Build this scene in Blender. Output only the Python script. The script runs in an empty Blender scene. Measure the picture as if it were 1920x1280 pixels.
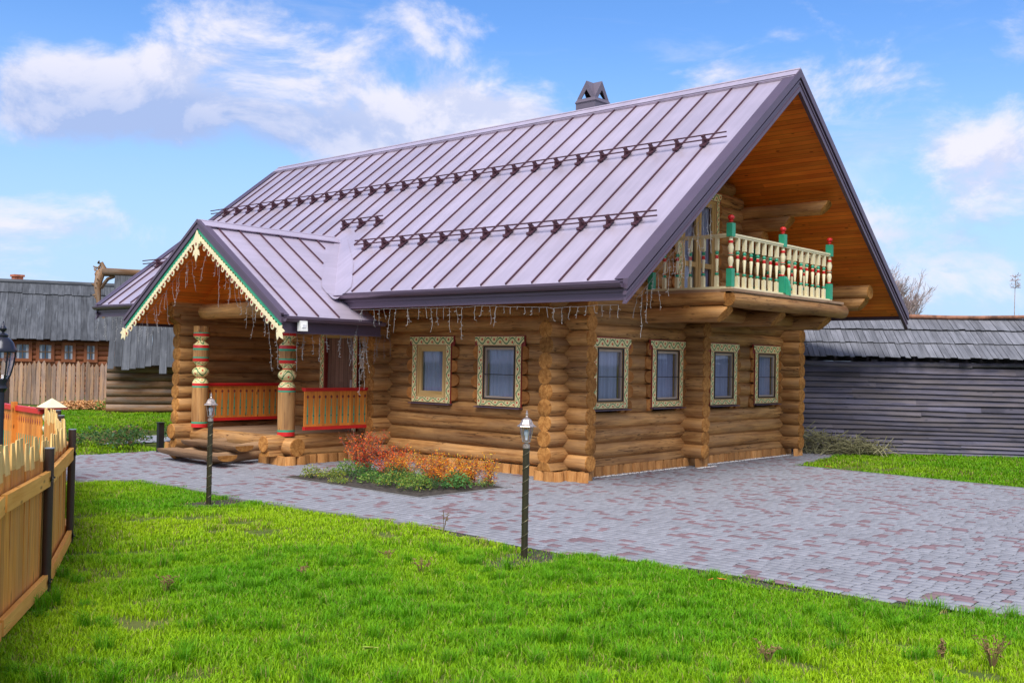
import bpy, math, random
import numpy as np
from mathutils import Vector, Matrix
random.seed(7); rng = np.random.default_rng(7)
SC = bpy.context.scene; COL = SC.collection
PI = math.pi
# ------------------------------------------------------------------ camera
CAMP = Vector((-13.7863, -11.1113, 2.0)); YAW, PITCH, ROLL = map(math.radians, (48.0333, 1.1423, 1.0833))
F_ = Vector((math.sin(YAW)*math.cos(PITCH), math.cos(YAW)*math.cos(PITCH), math.sin(PITCH)))
R0 = Vector((math.cos(YAW), -math.sin(YAW), 0)); U0 = R0.cross(F_)
R_ = R0*math.cos(ROLL)+U0*math.sin(ROLL); U_ = U0*math.cos(ROLL)-R0*math.sin(ROLL)
cd = bpy.data.cameras.new('camera'); cam = bpy.data.objects.new('camera', cd); COL.objects.link(cam)
M = Matrix((R_, U_, -F_)).transposed().to_4x4(); M.translation = CAMP; cam.matrix_world = M
cd.sensor_width = 36; cd.lens = 36*1923.559/1920; cd.clip_end = 3000; cd.clip_start = .1
SC.camera = cam
FPX = 1923.559
# ------------------------------------------------------------------ sun, sky, exposure
SUN_EL, SUN_AZ = math.radians(52), math.radians(-120)          # azimuth from +Y towards +X
sd = Vector((math.sin(SUN_AZ)*math.cos(SUN_EL), math.cos(SUN_AZ)*math.cos(SUN_EL), math.sin(SUN_EL)))
sl = bpy.data.lights.new('sun', 'SUN'); sl.energy = 2.6; sl.angle = math.radians(36); sl.color = (1, .95, .87)
so = bpy.data.objects.new('sun', sl); COL.objects.link(so); so.rotation_euler = sd.to_track_quat('Z', 'Y').to_euler()
SC.view_settings.view_transform = 'Standard'; SC.view_settings.look = 'None'
SC.view_settings.exposure = 0.9; SC.view_settings.gamma = 1

class NT:
    """tiny node-graph helper"""
    def __init__(s, nt): s.nt = nt; s.n = nt.nodes; s.l = nt.links
    def node(s, t, **k):
        n = s.n.new(t)
        for a, b in k.items():
            if a.startswith('i_'):
                key = a[2:]; key = int(key) if key.isdigit() else key
                s.set(n.inputs[key], b)
            else: setattr(n, a, b)
        return n
    def set(s, inp, v):
        if isinstance(v, bpy.types.NodeSocket): s.l.new(v, inp)
        else:
            if isinstance(v, (tuple, list)) and len(v) == 3 and inp.type == 'RGBA': v = (*v, 1)
            inp.default_value = v
    def m(s, op, a, b=None, c=None, clamp=False):
        n = s.n.new('ShaderNodeMath'); n.operation = op; n.use_clamp = clamp
        s.set(n.inputs[0], a)
        if b is not None: s.set(n.inputs[1], b)
        if c is not None: s.set(n.inputs[2], c)
        return n.outputs[0]
    def mix(s, f, a, b, mode='MIX'):
        n = s.n.new('ShaderNodeMix'); n.data_type = 'RGBA'; n.blend_type = mode
        s.set(n.inputs[0], f); s.set(n.inputs[6], a); s.set(n.inputs[7], b)
        return n.outputs[2]
    def ss(s, x, lo, hi, a=0, b=1):
        n = s.n.new('ShaderNodeMapRange'); n.interpolation_type = 'SMOOTHSTEP'
        s.set(n.inputs[0], x); n.inputs[1].default_value = lo; n.inputs[2].default_value = hi
        n.inputs[3].default_value = a; n.inputs[4].default_value = b
        return n.outputs[0]
    def noise(s, vec, scale, detail=3, rough=.5, dist=0):
        n = s.n.new('ShaderNodeTexNoise'); s.set(n.inputs['Vector'], vec); n.inputs['Scale'].default_value = scale
        n.inputs['Detail'].default_value = detail; n.inputs['Roughness'].default_value = rough
        n.inputs['Distortion'].default_value = dist
        return n.outputs[0]
    def xyz(s, x, y, z):
        n = s.n.new('ShaderNodeCombineXYZ'); s.set(n.inputs[0], x); s.set(n.inputs[1], y); s.set(n.inputs[2], z); return n.outputs[0]
    def sep(s, v):
        n = s.n.new('ShaderNodeSeparateXYZ'); s.set(n.inputs[0], v); return n.outputs

w = bpy.data.worlds.new('World'); SC.world = w; w.use_nodes = True
w.node_tree.nodes.clear(); g = NT(w.node_tree)
sky = g.node('ShaderNodeTexSky', sky_type='NISHITA', sun_disc=False, sun_elevation=SUN_EL, sun_rotation=SUN_AZ)
sky.air_density = 1.0; sky.dust_density = .4; sky.ozone_density = 2.5
hs = g.node('ShaderNodeHueSaturation', i_Saturation=1.18, i_Value=1.08, i_Color=sky.outputs[0])
tc = g.node('ShaderNodeTexCoord').outputs['Generated']
X, Y, Z = g.sep(tc)
az = g.m('SUBTRACT', g.m('ARCTAN2', X, Y), YAW); el = g.m('ARCSINE', Z)
vec = g.xyz(X, Y, g.m('MULTIPLY', Z, 1.7))
n1 = g.noise(vec, 7.5, 10, .62, .3)
vup = g.xyz(X, Y, g.m('ADD', g.m('MULTIPLY', Z, 1.7), .045))
n2 = g.noise(vup, 7.5, 6, .62, .3)
def blob(px, py, rx, ry, wt):
    a0 = math.atan((px-960)/FPX); e0 = math.atan((682-py)/FPX*math.cos(a0))
    da = g.m('DIVIDE', g.m('SUBTRACT', az, a0), rx/FPX); de = g.m('DIVIDE', g.m('SUBTRACT', el, e0), ry/FPX)
    q = g.m('ADD', g.m('MULTIPLY', da, da), g.m('MULTIPLY', de, de))
    return g.m('MULTIPLY', g.m('EXPONENT', g.m('MULTIPLY', q, -1)), wt)
tot = None
for b in [(300, 215, 360, 75, .26), (150, 150, 130, 60, .12), (560, 60, 230, 70, .13), (800, 260, 200, 75, .42), (1545, 120, 120, 55, .15),
          (1340, 120, 90, 40, .1), (1500, 50, 130, 22, .09), (1800, 110, 180, 30, .08), (1860, 300, 150, 90, .15), (1700, 400, 260, 60, .12), (900, 20, 200, 40, .08), (620, 130, 160, 50, .12), (900, 225, 130, 50, .22), (640, 290, 110, 50, .14), (1330, 130, 90, 35, .14), (1790, 260, 110, 60, .12), (980, 60, 120, 40, .1), (1450, 200, 260, 50, .1), (60, 250, 200, 60, .1), (120, 440, 260, 40, .12), (1150, 40, 240, 110, -.2), (300, 330, 320, 50, -.14), (1250, 60, 120, 60, -.1), (100, 40, 160, 60, -.12), (1830, 480, 160, 40, .1)]:
    v = blob(*b); tot = v if tot is None else g.m('ADD', tot, v)
dens = g.m('ADD', g.m('ADD', n1, tot), g.m('ADD', g.ss(g.m('ABSOLUTE', az), .7, 1.3, 0, .18), g.ss(el, .55, .9, 0, .1)))  # extra cloud added out of view, behind and overhead, to whiten the ambient light
wisp = g.ss(g.noise(g.xyz(X, Y, g.m('MULTIPLY', Z, 5.0)), 4.0, 8, .62, .6), .50, .80, 0, .55)
mask = g.m('MAXIMUM', g.ss(dens, .50, .76), g.m('MULTIPLY', wisp, g.ss(el, .0, .30, 1, .75)))
edge = g.ss(g.m('SUBTRACT', n1, n2), -.09, .09)
low = g.m('MAXIMUM', blob(300, 255, 380, 70, 1.5), blob(1850, 430, 200, 40, .8))
shade = g.m('SUBTRACT', g.m('MULTIPLY_ADD', edge, .5, .5), g.m('MULTIPLY', low, .55), clamp=True)
ccol = g.mix(shade, (2.3, 2.95, 4.7), (5.0, 4.9, 5.5))
# thin veil towards the horizon
veil = g.m('MULTIPLY', g.ss(el, .0, .34, .9, .0), 1.0)
base = g.mix(veil, g.mix(1.0, hs.outputs[0], (.78, .87, 1.04), 'MULTIPLY'), (2.6, 3.7, 5.5))
skyc = g.mix(g.m('MULTIPLY', mask, .95), base, ccol)
bg = g.node('ShaderNodeBackground', i_Color=skyc, i_Strength=.1)
ow = g.node('ShaderNodeOutputWorld'); g.l.new(bg.outputs[0], ow.inputs[0])

# ------------------------------------------------------------------ mesh builder
class MB:
    def __init__(s): s.v = []; s.f = []; s.mi = []; s.uv = []; s.t = []
    def face(s, idx, mi=0, uv=None, t=.5):
        s.f.append(idx); s.mi.append(mi); s.uv.append(uv or [(0, 0)]*len(idx)); s.t.append(t)
    def hexa(s, P, mi=0, t=None, vn=False, uoff=None):
        """P: 8 corners, 0-3 bottom ring, 4-7 top ring"""
        t = random.random() if t is None else t; uo = random.random()*20 if uoff is None else uoff
        P = [Vector(p) for p in P]; b = len(s.v); s.v += [tuple(p) for p in P]
        ex, ey, ez = (P[1]-P[0]).length, (P[3]-P[0]).length, (P[4]-P[0]).length
        dims = (ex, ey, ez); L = dims.index(max(dims))
        def co(i): return ((ex if i % 4 in (1, 2) else 0), (ey if i % 4 in (2, 3) else 0), (ez if i > 3 else 0))
        for q, nrm in (((0, 3, 2, 1), 2), ((4, 5, 6, 7), 2), ((0, 1, 5, 4), 1), ((2, 3, 7, 6), 1), ((1, 2, 6, 5), 0), ((3, 0, 4, 7), 0)):
            ax = [a for a in range(3) if a != nrm]
            if L in ax: u_, v_ = L, [a for a in ax if a != L][0]
            else: u_, v_ = (ax if dims[ax[0]] > dims[ax[1]] else ax[::-1])
            uv = []
            for i in q:
                c = co(i); vv = (c[v_]/max(dims[v_], 1e-6)*2-1) if vn else c[v_]+t*3
                uv.append((c[u_]+uo*(0 if vn else 1), vv))
            s.face([b+i for i in q], mi, uv, t)
    def box(s, x0, x1, y0, y1, z0, z1, mi=0, t=None, vn=False):
        s.hexa([(x0, y0, z0), (x1, y0, z0), (x1, y1, z0), (x0, y1, z0), (x0, y0, z1), (x1, y0, z1), (x1, y1, z1), (x0, y1, z1)], mi, t, vn)
    def beam(s, p0, p1, wd, h, up=(0, 0, 1), mi=0, t=None, vn=False, shift=0):
        p0, p1, up = Vector(p0), Vector(p1), Vector(up); d = (p1-p0).normalized()
        sd_ = d.cross(up).normalized(); u = sd_.cross(d).normalized()
        a = sd_*(wd/2); lo = u*(-h/2+shift); hi = u*(h/2+shift)
        s.hexa([p0-a+lo, p0+a+lo, p1+a+lo, p1-a+lo, p0-a+hi, p0+a+hi, p1+a+hi, p1-a+hi], mi, t, vn)
    def prism(s, pts, depth, mi=0, t=None, mi_side=None):
        """pts 3D polygon, extruded by depth vector"""
        t = random.random() if t is None else t; n = len(pts); b = len(s.v); dv = Vector(depth)
        pts = [Vector(p) for p in pts]; s.v += [tuple(p) for p in pts]+[tuple(p+dv) for p in pts]
        nr = dv.normalized(); e1 = (pts[1]-pts[0]); e1 = (e1-nr*e1.dot(nr)).normalized(); e2 = nr.cross(e1)
        uv = [((p-pts[0]).dot(e1), (p-pts[0]).dot(e2)) for p in pts]
        s.face([b+i for i in range(n)][::-1], mi, uv[::-1], t); s.face([b+n+i for i in range(n)], mi, uv, t)
        ms = mi if mi_side is None else mi_side
        for i in range(n):
            j = (i+1) % n; L = (pts[j]-pts[i]).length
            s.face([b+i, b+j, b+n+j, b+n+i], ms, [(0, 0), (L, 0), (L, dv.length), (0, dv.length)], t)
    def tube(s, pts, rad, seg=6, mi=0, t=None, cap=True, micap=None, fl=None):
        t = random.random() if t is None else t; pts = [Vector(p) for p in pts]; n = len(pts)
        if not isinstance(rad, (list, tuple)): rad = [rad]*n
        b = len(s.v); L = 0; Ls = []; prev = None
        for i, p in enumerate(pts):
            d = (pts[min(i+1, n-1)]-pts[max(i-1, 0)]).normalized()
            if prev is None:
                a = Vector((0, 0, 1)) if abs(d.z) < .9 else Vector((1, 0, 0)); sdv = d.cross(a).normalized()
            else:
                sdv = (prev-d*prev.dot(d)).normalized()
            prev = sdv; u = sdv.cross(d)
            if i: L += (p-pts[i-1]).length
            Ls.append(L)
            for k in range(seg):
                an = 2*PI*k/seg; q = p+(sdv*math.cos(an)+u*math.sin(an))*rad[i]
                s.v.append(tuple(q))
        uo = t*31
        for i in range(n-1):
            for k in range(seg):
                k2 = (k+1) % seg; c = 2*PI*max(rad)
                s.face([b+i*seg+k, b+i*seg+k2, b+(i+1)*seg+k2, b+(i+1)*seg+k], mi,
                       [(Ls[i]+uo, k/seg*c), (Ls[i]+uo, (k+1)/seg*c), (Ls[i+1]+uo, (k+1)/seg*c), (Ls[i+1]+uo, k/seg*c)], t)
        if cap:
            mc = mi if micap is None else micap
            for base, rev in ((b, False), (b+(n-1)*seg, True)):
                idx = [base+k for k in range(seg)]; r = rad[0] if not rev else rad[-1]
                uv = [(r*math.cos(2*PI*k/seg), r*math.sin(2*PI*k/seg)) for k in range(seg)]
                if not rev: idx = idx[::-1]; uv = uv[::-1]
                s.face(idx, mc, uv, t)
    def lathe(s, prof, c, seg=20, vflip=False, t=.5, rot=0):
        """prof: list of (r, z, mat) - mat used for the ring from this point to the next"""
        b = len(s.v); n = len(prof)
        for r, z, _ in prof:
            for k in range(seg):
                an = 2*PI*k/seg+rot; s.v.append((c[0]+r*math.cos(an), c[1]+r*math.sin(an), c[2]+z))
        rm = max(p[0] for p in prof)
        # v coordinate runs -1..1 over consecutive rings of one material
        i = 0
        vv = [0]*n
        segs = []
        while i < n-1:
            j = i
            while j < n-1 and prof[j][2] == prof[i][2]: j += 1
            segs.append((i, j)); i = j
        for (i0, j0) in segs:
            z0, z1 = prof[i0][1], prof[j0][1]
            for i in range(i0, j0):
                def vz(z): return ((z-z0)/(z1-z0)*2-1) if abs(z1-z0) > 1e-6 else 0
                for k in range(seg):
                    k2 = (k+1) % seg
                    s.face([b+i*seg+k, b+i*seg+k2, b+(i+1)*seg+k2, b+(i+1)*seg+k], prof[i][2],
                           [(k/seg*2*PI*rm, vz(prof[i][1])), ((k+1)/seg*2*PI*rm, vz(prof[i][1])), ((k+1)/seg*2*PI*rm, vz(prof[i+1][1])), (k/seg*2*PI*rm, vz(prof[i+1][1]))], t)
        s.face([b+k for k in range(seg)][::-1], prof[0][2], None, t)
        s.face([b+(n-1)*seg+k for k in range(seg)], prof[-2][2], None, t)
    def log(s, p0, p1, r=.15, seg=16, mi=0, mie=1, taper0=False, carve0=0, carve1=0, zmin=None, t=None, wob=1.0, step=.45):
        """round log; carve = how far the underside of that end is cut back"""
        t = random.random() if t is None else t
        p0, p1 = Vector(p0), Vector(p1); d = p1-p0; L = d.length; d.normalize()
        sdv = d.cross(Vector((0, 0, 1))).normalized(); u = sdv.cross(d).normalized()
        n = max(2, int(L/step)+1); b = len(s.v); uo = t*37
        ls = [0]+[L*i/n for i in range(1, n)]+[L]
        ls = [0, .014]+ls[1:-1]+[L-.014, L]; nn = len(ls)
        ph = random.random()*6.28; r *= 1+random.uniform(-.02, .02)
        for i, l in enumerate(ls):
            rr = r*(1+wob*.022*math.sin(l*1.9+ph)+wob*random.uniform(-.012, .012))
            if i in (0, nn-1): rr = r*.93
            cx = wob*.005*math.sin(l*1.3+ph*2); cz = wob*.005*math.sin(l*1.7+ph*3)
            for k in range(seg):
                an = 2*PI*k/seg; q = p0+d*l+sdv*(math.cos(an)*rr+cx)+u*(math.sin(an)*rr+cz)
                sn = math.sin(an)
                low = max(0., (-sn+.45)/1.45)
                if carve0 and i < 2: q += d*(carve0*low)
                if carve1 and i >= nn-2: q -= d*(carve1*low)
                if zmin is not None and q.z < zmin: q.z = zmin
                s.v.append(tuple(q))
        for i in range(nn-1):
            for k in range(seg):
                k2 = (k+1) % seg; c = 2*PI*r
                s.face([b+i*seg+k, b+i*seg+k2, b+(i+1)*seg+k2, b+(i+1)*seg+k], mie if i in (0, nn-2) else mi,
                       [(ls[i]+uo, k/seg*c), (ls[i]+uo, (k+1)/seg*c), (ls[i+1]+uo, (k+1)/seg*c), (ls[i+1]+uo, k/seg*c)]
                       if i not in (0, nn-2) else [(.14*math.cos(2*PI*kk/seg), .14*math.sin(2*PI*kk/seg)) for kk in (k, k+1, k+1, k)], t)
        for base, rev in ((b, 0), (b+(nn-1)*seg, 1)):
            idx = [base+k for k in range(seg)]; uv = [(r*math.cos(2*PI*k/seg), r*math.sin(2*PI*k/seg)) for k in range(seg)]
            if not rev: idx = idx[::-1]; uv = uv[::-1]
            s.face(idx, mie, uv, t)
    def build(s, name, mats, parent=None, loc=None, rz=0, smooth=False, kind=None):
        me = bpy.data.meshes.new(name); me.from_pydata(s.v, [], s.f)
        for m_ in (mats if isinstance(mats, (list, tuple)) else [mats]): me.materials.append(m_)
        me.polygons.foreach_set('material_index', s.mi)
        uvl = me.uv_layers.new(name='UVMap'); uvl.data.foreach_set('uv', [c for f in s.uv for p in f for c in p])
        at = me.attributes.new('tone', 'FLOAT', 'FACE'); at.data.foreach_set('value', s.t)
        if smooth:
            me.polygons.foreach_set('use_smooth', [True]*len(s.f))
            me.update()
            try: me.set_sharp_from_angle(angle=math.radians(50))
            except Exception: pass
        me.update()
        o = bpy.data.objects.new(name, me); COL.objects.link(o)
        if parent is not None: o.parent = parent
        if loc is not None: o.location = loc
        o.rotation_euler = (0, 0, rz)
        if kind: o['kind'] = kind
        return o
def thing(name, label, cat, loc=(0, 0, 0), rz=0, group=None):
    o = bpy.data.objects.new(name, None); COL.objects.link(o); o.location = loc; o.rotation_euler = (0, 0, rz)
    o.empty_display_size = .2; o['label'] = label; o['category'] = cat
    if group: o['group'] = group
    return o
def tag(o, label, cat, group=None, kind=None):
    if label: o['label'] = label; o['category'] = cat
    if group: o['group'] = group
    if kind: o['kind'] = kind
    return o
def copy_tree(o, parent=None):
    c = o.copy(); COL.objects.link(c); c.parent = parent
    for ch in list(KIDS.get(o.name, [])) or [x for x in bpy.data.objects if x.parent == o]: copy_tree(ch, c)
    return c
KIDS = {}
def npmesh(name, V, faces4, cols=None, mat=None, tris=None, smooth=False):
    """fast mesh from numpy: faces4 (n,4), tris (m,3); cols per vertex"""
    me = bpy.data.meshes.new(name)
    f4 = np.asarray(faces4, np.int32).reshape(-1, 4) if faces4 is not None else np.zeros((0, 4), np.int32)
    f3 = np.asarray(tris, np.int32).reshape(-1, 3) if tris is not None else np.zeros((0, 3), np.int32)
    nl = f4.size+f3.size; nf = len(f4)+len(f3)
    me.vertices.add(len(V)); me.vertices.foreach_set('co', np.asarray(V, np.float32).ravel())
    me.loops.add(nl); me.loops.foreach_set('vertex_index', np.concatenate([f4.ravel(), f3.ravel()]))
    me.polygons.add(nf)
    st = np.concatenate([np.arange(len(f4))*4, len(f4)*4+np.arange(len(f3))*3]).astype(np.int32)
    me.polygons.foreach_set('loop_start', st)
    me.update(calc_edges=True)
    if cols is not None:
        a = me.attributes.new('col', 'FLOAT_COLOR', 'POINT')
        c = np.ones((len(V), 4), np.float32); c[:, :3] = cols; a.data.foreach_set('color', c.ravel())
    if smooth: me.polygons.foreach_set('use_smooth', np.ones(nf, bool))
    if mat: me.materials.append(mat)
    me.validate()
    o = bpy.data.objects.new(name, me); COL.objects.link(o); return o

# ------------------------------------------------------------------ materials
def mat(name):
    m_ = bpy.data.materials.new(name); m_.use_nodes = True; m_.node_tree.nodes.clear(); k = NT(m_.node_tree)
    bs = k.node('ShaderNodeBsdfPrincipled'); out = k.node('ShaderNodeOutputMaterial'); k.l.new(bs.outputs[0], out.inputs[0])
    return m_, k, bs
def plain(name, col, rough=.6, metal=0, spec=.5, var=.12, nscale=6, bump=0):
    m_, k, bs = mat(name)
    oc = k.node('ShaderNodeTexCoord').outputs['Object']
    n = k.noise(oc, nscale, 4, .6)
    c = k.mix(k.ss(n, .3, .7), tuple(max(0, x*(1-var)) for x in col), tuple(min(1, x*(1+var)) for x in col))
    k.set(bs.inputs['Base Color'], c); bs.inputs['Roughness'].default_value = rough
    bs.inputs['Metallic'].default_value = metal; bs.inputs['Specular IOR Level'].default_value = spec
    if bump:
        b = k.node('ShaderNodeBump', i_Strength=bump, i_Distance=.01, i_Height=k.noise(oc, nscale*6, 4)); k.l.new(b.outputs[0], bs.inputs['Normal'])
    return m_
def wood(name, dark, light, gu=1.3, gv=26, tone_amt=.35, rough=.65, weather=None, knots=.5, bump=.25, seam=None, blotch=.45, cracks=0):
    m_, k, bs = mat(name)
    uv = k.node('ShaderNodeUVMap').outputs[0]; U, V, _ = k.sep(uv)
    tone = k.node('ShaderNodeAttribute', attribute_name='tone').outputs['Fac']
    tz = k.m('MULTIPLY', tone, 17.3)
    v1 = k.xyz(k.m('MULTIPLY', U, gu), k.m('MULTIPLY', V, gv), tz)
    grain = k.noise(v1, 1.0, 5, .62, .6)
    bl = k.noise(k.xyz(k.m('MULTIPLY', U, 1.1), k.m('MULTIPLY', V, 3.2), tz), 1.0, 4, .6, .5)
    fac = k.m('ADD', k.m('MULTIPLY', k.ss(grain, .3, .72), 1-blotch), k.m('MULTIPLY', k.ss(bl, .32, .68), blotch))
    c = k.mix(fac, dark, light)
    if weather:
        wn = k.noise(k.xyz(k.m('MULTIPLY', U, .8), k.m('MULTIPLY', V, 5), k.m('ADD', tz, 9)), 1.0, 5, .65)
        c = k.mix(k.m('MULTIPLY', k.ss(wn, .42, .62), weather[1]), c, weather[0])
    hgt = grain
    if cracks:
        cn = k.noise(k.xyz(k.m('MULTIPLY', U, .55), k.m('MULTIPLY', V, 9), k.m('ADD', tz, 3)), 1.0, 3, .6, .2)
        cm_ = k.m('MULTIPLY', k.ss(k.m('ABSOLUTE', k.m('SUBTRACT', cn, .5)), .004, .013, 1, 0), k.ss(k.noise(k.xyz(U, k.m('MULTIPLY', V, 2), tz), .8, 2), .46, .56))
        c = k.mix(k.m('MULTIPLY', cm_, cracks), c, tuple(x*.22 for x in dark)); hgt = k.m('SUBTRACT', grain, k.m('MULTIPLY', cm_, .8))
    if knots:
        vo = k.node('ShaderNodeTexVoronoi', i_Vector=k.xyz(k.m('MULTIPLY', U, 2.2), k.m('MULTIPLY', V, 7), tz), i_Scale=1.0)
        kn = k.ss(vo.outputs['Distance'], .05, .13, knots, 0)
        c = k.mix(kn, c, tuple(x*.3 for x in dark))
    if seam:
        sf = k.m('FRACT', k.m('DIVIDE', V, seam)); ln = k.m('GREATER_THAN', k.m('ABSOLUTE', k.m('SUBTRACT', sf, .5)), .465)
        cell = k.m('FLOOR', k.m('DIVIDE', V, seam))
        wn2 = k.node('ShaderNodeTexWhiteNoise', noise_dimensions='2D'); k.set(wn2.inputs[0], k.xyz(cell, k.m('FLOOR', k.m('DIVIDE', k.m('ADD', U, k.m('MULTIPLY', cell, 1.37)), 2.9)), 0))
        c = k.mix(k.m('MULTIPLY', ln, .75), c, tuple(x*.25 for x in dark))
        tv = k.m('MULTIPLY_ADD', wn2.outputs[0], .35, .82)
        c = k.mix(1.0, c, k.xyz(tv, tv, tv), 'MULTIPLY')
    tv = k.m('MULTIPLY_ADD', tone, tone_amt*2, 1-tone_amt)
    c = k.mix(1.0, c, k.xyz(tv, tv, tv), 'MULTIPLY')
    k.set(bs.inputs['Base Color'], c); bs.inputs['Roughness'].default_value = rough; bs.inputs['Specular IOR Level'].default_value = .3
    if bump:
        b = k.node('ShaderNodeBump', i_Strength=bump, i_Distance=.012, i_Height=hgt); k.l.new(b.outputs[0], bs.inputs['Normal'])
    return m_
def endgrain(name, dark, light):
    m_, k, bs = mat(name)
    uv = k.node('ShaderNodeUVMap').outputs[0]; U, V, _ = k.sep(uv)
    tone = k.node('ShaderNodeAttribute', attribute_name='tone').outputs['Fac']; tz = k.m('MULTIPLY', tone, 17.3)
    nn = k.noise(k.xyz(U, V, tz), 9, 3, .6)
    ou = k.m('ADD', U, k.m('MULTIPLY_ADD', tone, .05, -.025))
    r = k.m('ADD', k.m('SQRT', k.m('ADD', k.m('MULTIPLY', ou, ou), k.m('MULTIPLY', V, V))), k.m('MULTIPLY', nn, .02))
    ring = k.m('MULTIPLY_ADD', k.m('SINE', k.m('MULTIPLY', r, 420)), .5, .5)
    bl = k.ss(k.noise(k.xyz(U, V, tz), 14, 4, .65), .35, .65)
    c = k.mix(k.m('ADD', k.m('MULTIPLY', ring, .35), k.m('MULTIPLY', bl, .6)), dark, light)
    ang = k.m('ADD', k.m('ARCTAN2', V, ou), k.m('MULTIPLY', nn, .7))
    cr = k.m('LESS_THAN', k.m('ABSOLUTE', k.m('SINE', k.m('ADD', k.m('MULTIPLY', ang, 1.5), tz))), .055)
    c = k.mix(k.m('MULTIPLY', cr, k.ss(r, .015, .04, 0, .7)), c, tuple(x*.25 for x in dark))
    tv = k.m('MULTIPLY_ADD', tone, .5, .72); c = k.mix(1.0, c, k.xyz(tv, tv, tv), 'MULTIPLY')
    k.set(bs.inputs['Base Color'], c); bs.inputs['Roughness'].default_value = .8; bs.inputs['Specular IOR Level'].default_value = .2
    return m_
def vine(name, w=.075, s=.30):
    m_, k, bs = mat(name)
    uv = k.node('ShaderNodeUVMap').outputs[0]; U, V, _ = k.sep(uv)
    kk = 2*PI/s
    s = s
    def near(x, a): return k.m('LESS_THAN', k.m('ABSOLUTE', x), a)
    s1 = k.m('MULTIPLY', k.m('SINE', k.m('MULTIPLY', U, kk)), .62)
    m1 = near(k.m('SUBTRACT', V, s1), .14)
    s2 = k.m('MULTIPLY', k.m('SINE', k.m('MULTIPLY_ADD', U, kk*2, .9)), .75)
    m2 = k.m('MULTIPLY', near(k.m('SUBTRACT', V, s2), .12), k.m('GREATER_THAN', k.m('SINE', k.m('MULTIPLY_ADD', U, kk*2, 2.2)), -.1))
    gr = k.m('MAXIMUM', m1, m2)
    c = k.mix(gr, (.82, .70, .34), (.02, .20, .07))
    q = k.m('MULTIPLY', k.m('SUBTRACT', k.m('FRACT', k.m('DIVIDE', U, s/2)), .5), s/2)
    sg = k.m('SIGN', k.m('SINE', k.m('MULTIPLY', U, kk)))
    dv = k.m('MULTIPLY', k.m('ADD', V, k.m('MULTIPLY', sg, .3)), w)
    d2 = k.m('ADD', k.m('MULTIPLY', q, q), k.m('MULTIPLY', dv, dv))
    c = k.mix(k.m('LESS_THAN', d2, .021**2), c, (.62, .06, .02))
    c = k.mix(k.m('GREATER_THAN', k.m('ABSOLUTE', V), .93), c, (.45, .03, .015))
    k.set(bs.inputs['Base Color'], c); bs.inputs['Roughness'].default_value = .5
    return m_
m_log = wood('log_wood', (.20, .078, .020), (.62, .33, .115), gu=.9, gv=20, tone_amt=.26, rough=.64, weather=((.33, .20, .10), .38), bump=.5, cracks=.85)
m_end = endgrain('log_end', (.25, .095, .020), (.52, .25, .07))
m_stump = wood('stump_wood', (.30, .12, .03), (.60, .30, .10), gu=4, gv=22, tone_amt=.25)
m_planed = endgrain('planed_log', (.30, .11, .025), (.50, .215, .06))
m_soffit = wood('soffit_boards', (.72, .145, .014), (.95, .29, .032), gu=.7, gv=20, tone_amt=.08, seam=.11, knots=.9, rough=.5, bump=.1)
m_board = wood('panel_board', (.50, .15, .025), (.80, .31, .05), gu=1.2, gv=26, tone_amt=.2, knots=.9)
m_grey = wood('grey_boards', (.085, .09, .105), (.27, .275, .29), gu=.7, gv=22, tone_amt=.45, knots=.5, rough=.8, bump=.6)
m_greyb = wood('dark_planks', (.03, .03, .052), (.14, .13, .18), gu=.35, gv=24, tone_amt=.38, knots=.6, rough=.75, bump=.6, weather=((.15, .12, .10), .4))
m_grey2 = wood('dark_roof_boards', (.03, .034, .042), (.105, .113, .13), gu=.7, gv=22, tone_amt=.22, knots=.4, rough=.8, bump=.6)
m_grey3 = wood('shed_roof_boards', (.085, .09, .105), (.20, .205, .235), gu=.6, gv=26, tone_amt=.2, knots=.3, rough=.8, bump=.5)
m_oldlog = wood('old_logs', (.09, .045, .02), (.27, .145, .07), gu=.8, gv=20, tone_amt=.4, rough=.8, weather=((.20, .18, .16), .45))
m_oldpick = wood('old_pickets', (.12, .085, .07), (.32, .22, .17), gu=1, gv=24, tone_amt=.35, rough=.8, weather=((.46, .26, .12), .45))
m_pick = wood('new_pickets', (.44, .15, .022), (.86, .39, .075), gu=1.4, gv=30, tone_amt=.22, weather=((.46, .26, .12), .4), knots=.7, bump=.5)
m_tip = wood('hewn_tips', (.62, .36, .10), (.88, .62, .27), gu=6, gv=30, tone_amt=.15, knots=.2)
m_rail = wood('sawn_rail', (.72, .30, .05), (.94, .50, .13), gu=1.2, gv=26, tone_amt=.1, knots=.7)
m_floor = wood('porch_floor', (.22, .13, .075), (.42, .28, .18), gu=1, gv=20, tone_amt=.2)
m_step = wood('step_wood', (.20, .115, .06), (.40, .25, .14), gu=1, gv=18, tone_amt=.15, bump=.5)
m_door = wood('door_wood', (.14, .070, .045), (.27, .15, .10), gu=.8, gv=22, tone_amt=.1, seam=.14)
m_oldorange = wood('orange_trim', (.16, .05, .022), (.32, .11, .045), gu=1, gv=24, tone_amt=.15)
m_ochre = wood('ochre_frame', (.50, .31, .10), (.68, .46, .19), gu=1, gv=30, tone_amt=.08, knots=.1, bump=.1)
m_sash = wood('pale_sash', (.36, .28, .22), (.50, .41, .33), gu=1, gv=30, tone_amt=.08, knots=0, bump=.1)
m_vine = vine('painted_vine')
m_vine2 = vine('painted_vine_post', .12, .33)
m_cream = plain('cream_paint', (.78, .70, .44), .45, var=.05)
m_red = plain('red_paint', (.62, .02, .02), .4, var=.08)
m_green = plain('green_paint', (.03, .33, .19), .45, var=.08)
m_dred = plain('dark_red_paint', (.26, .03, .02), .5)
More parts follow.
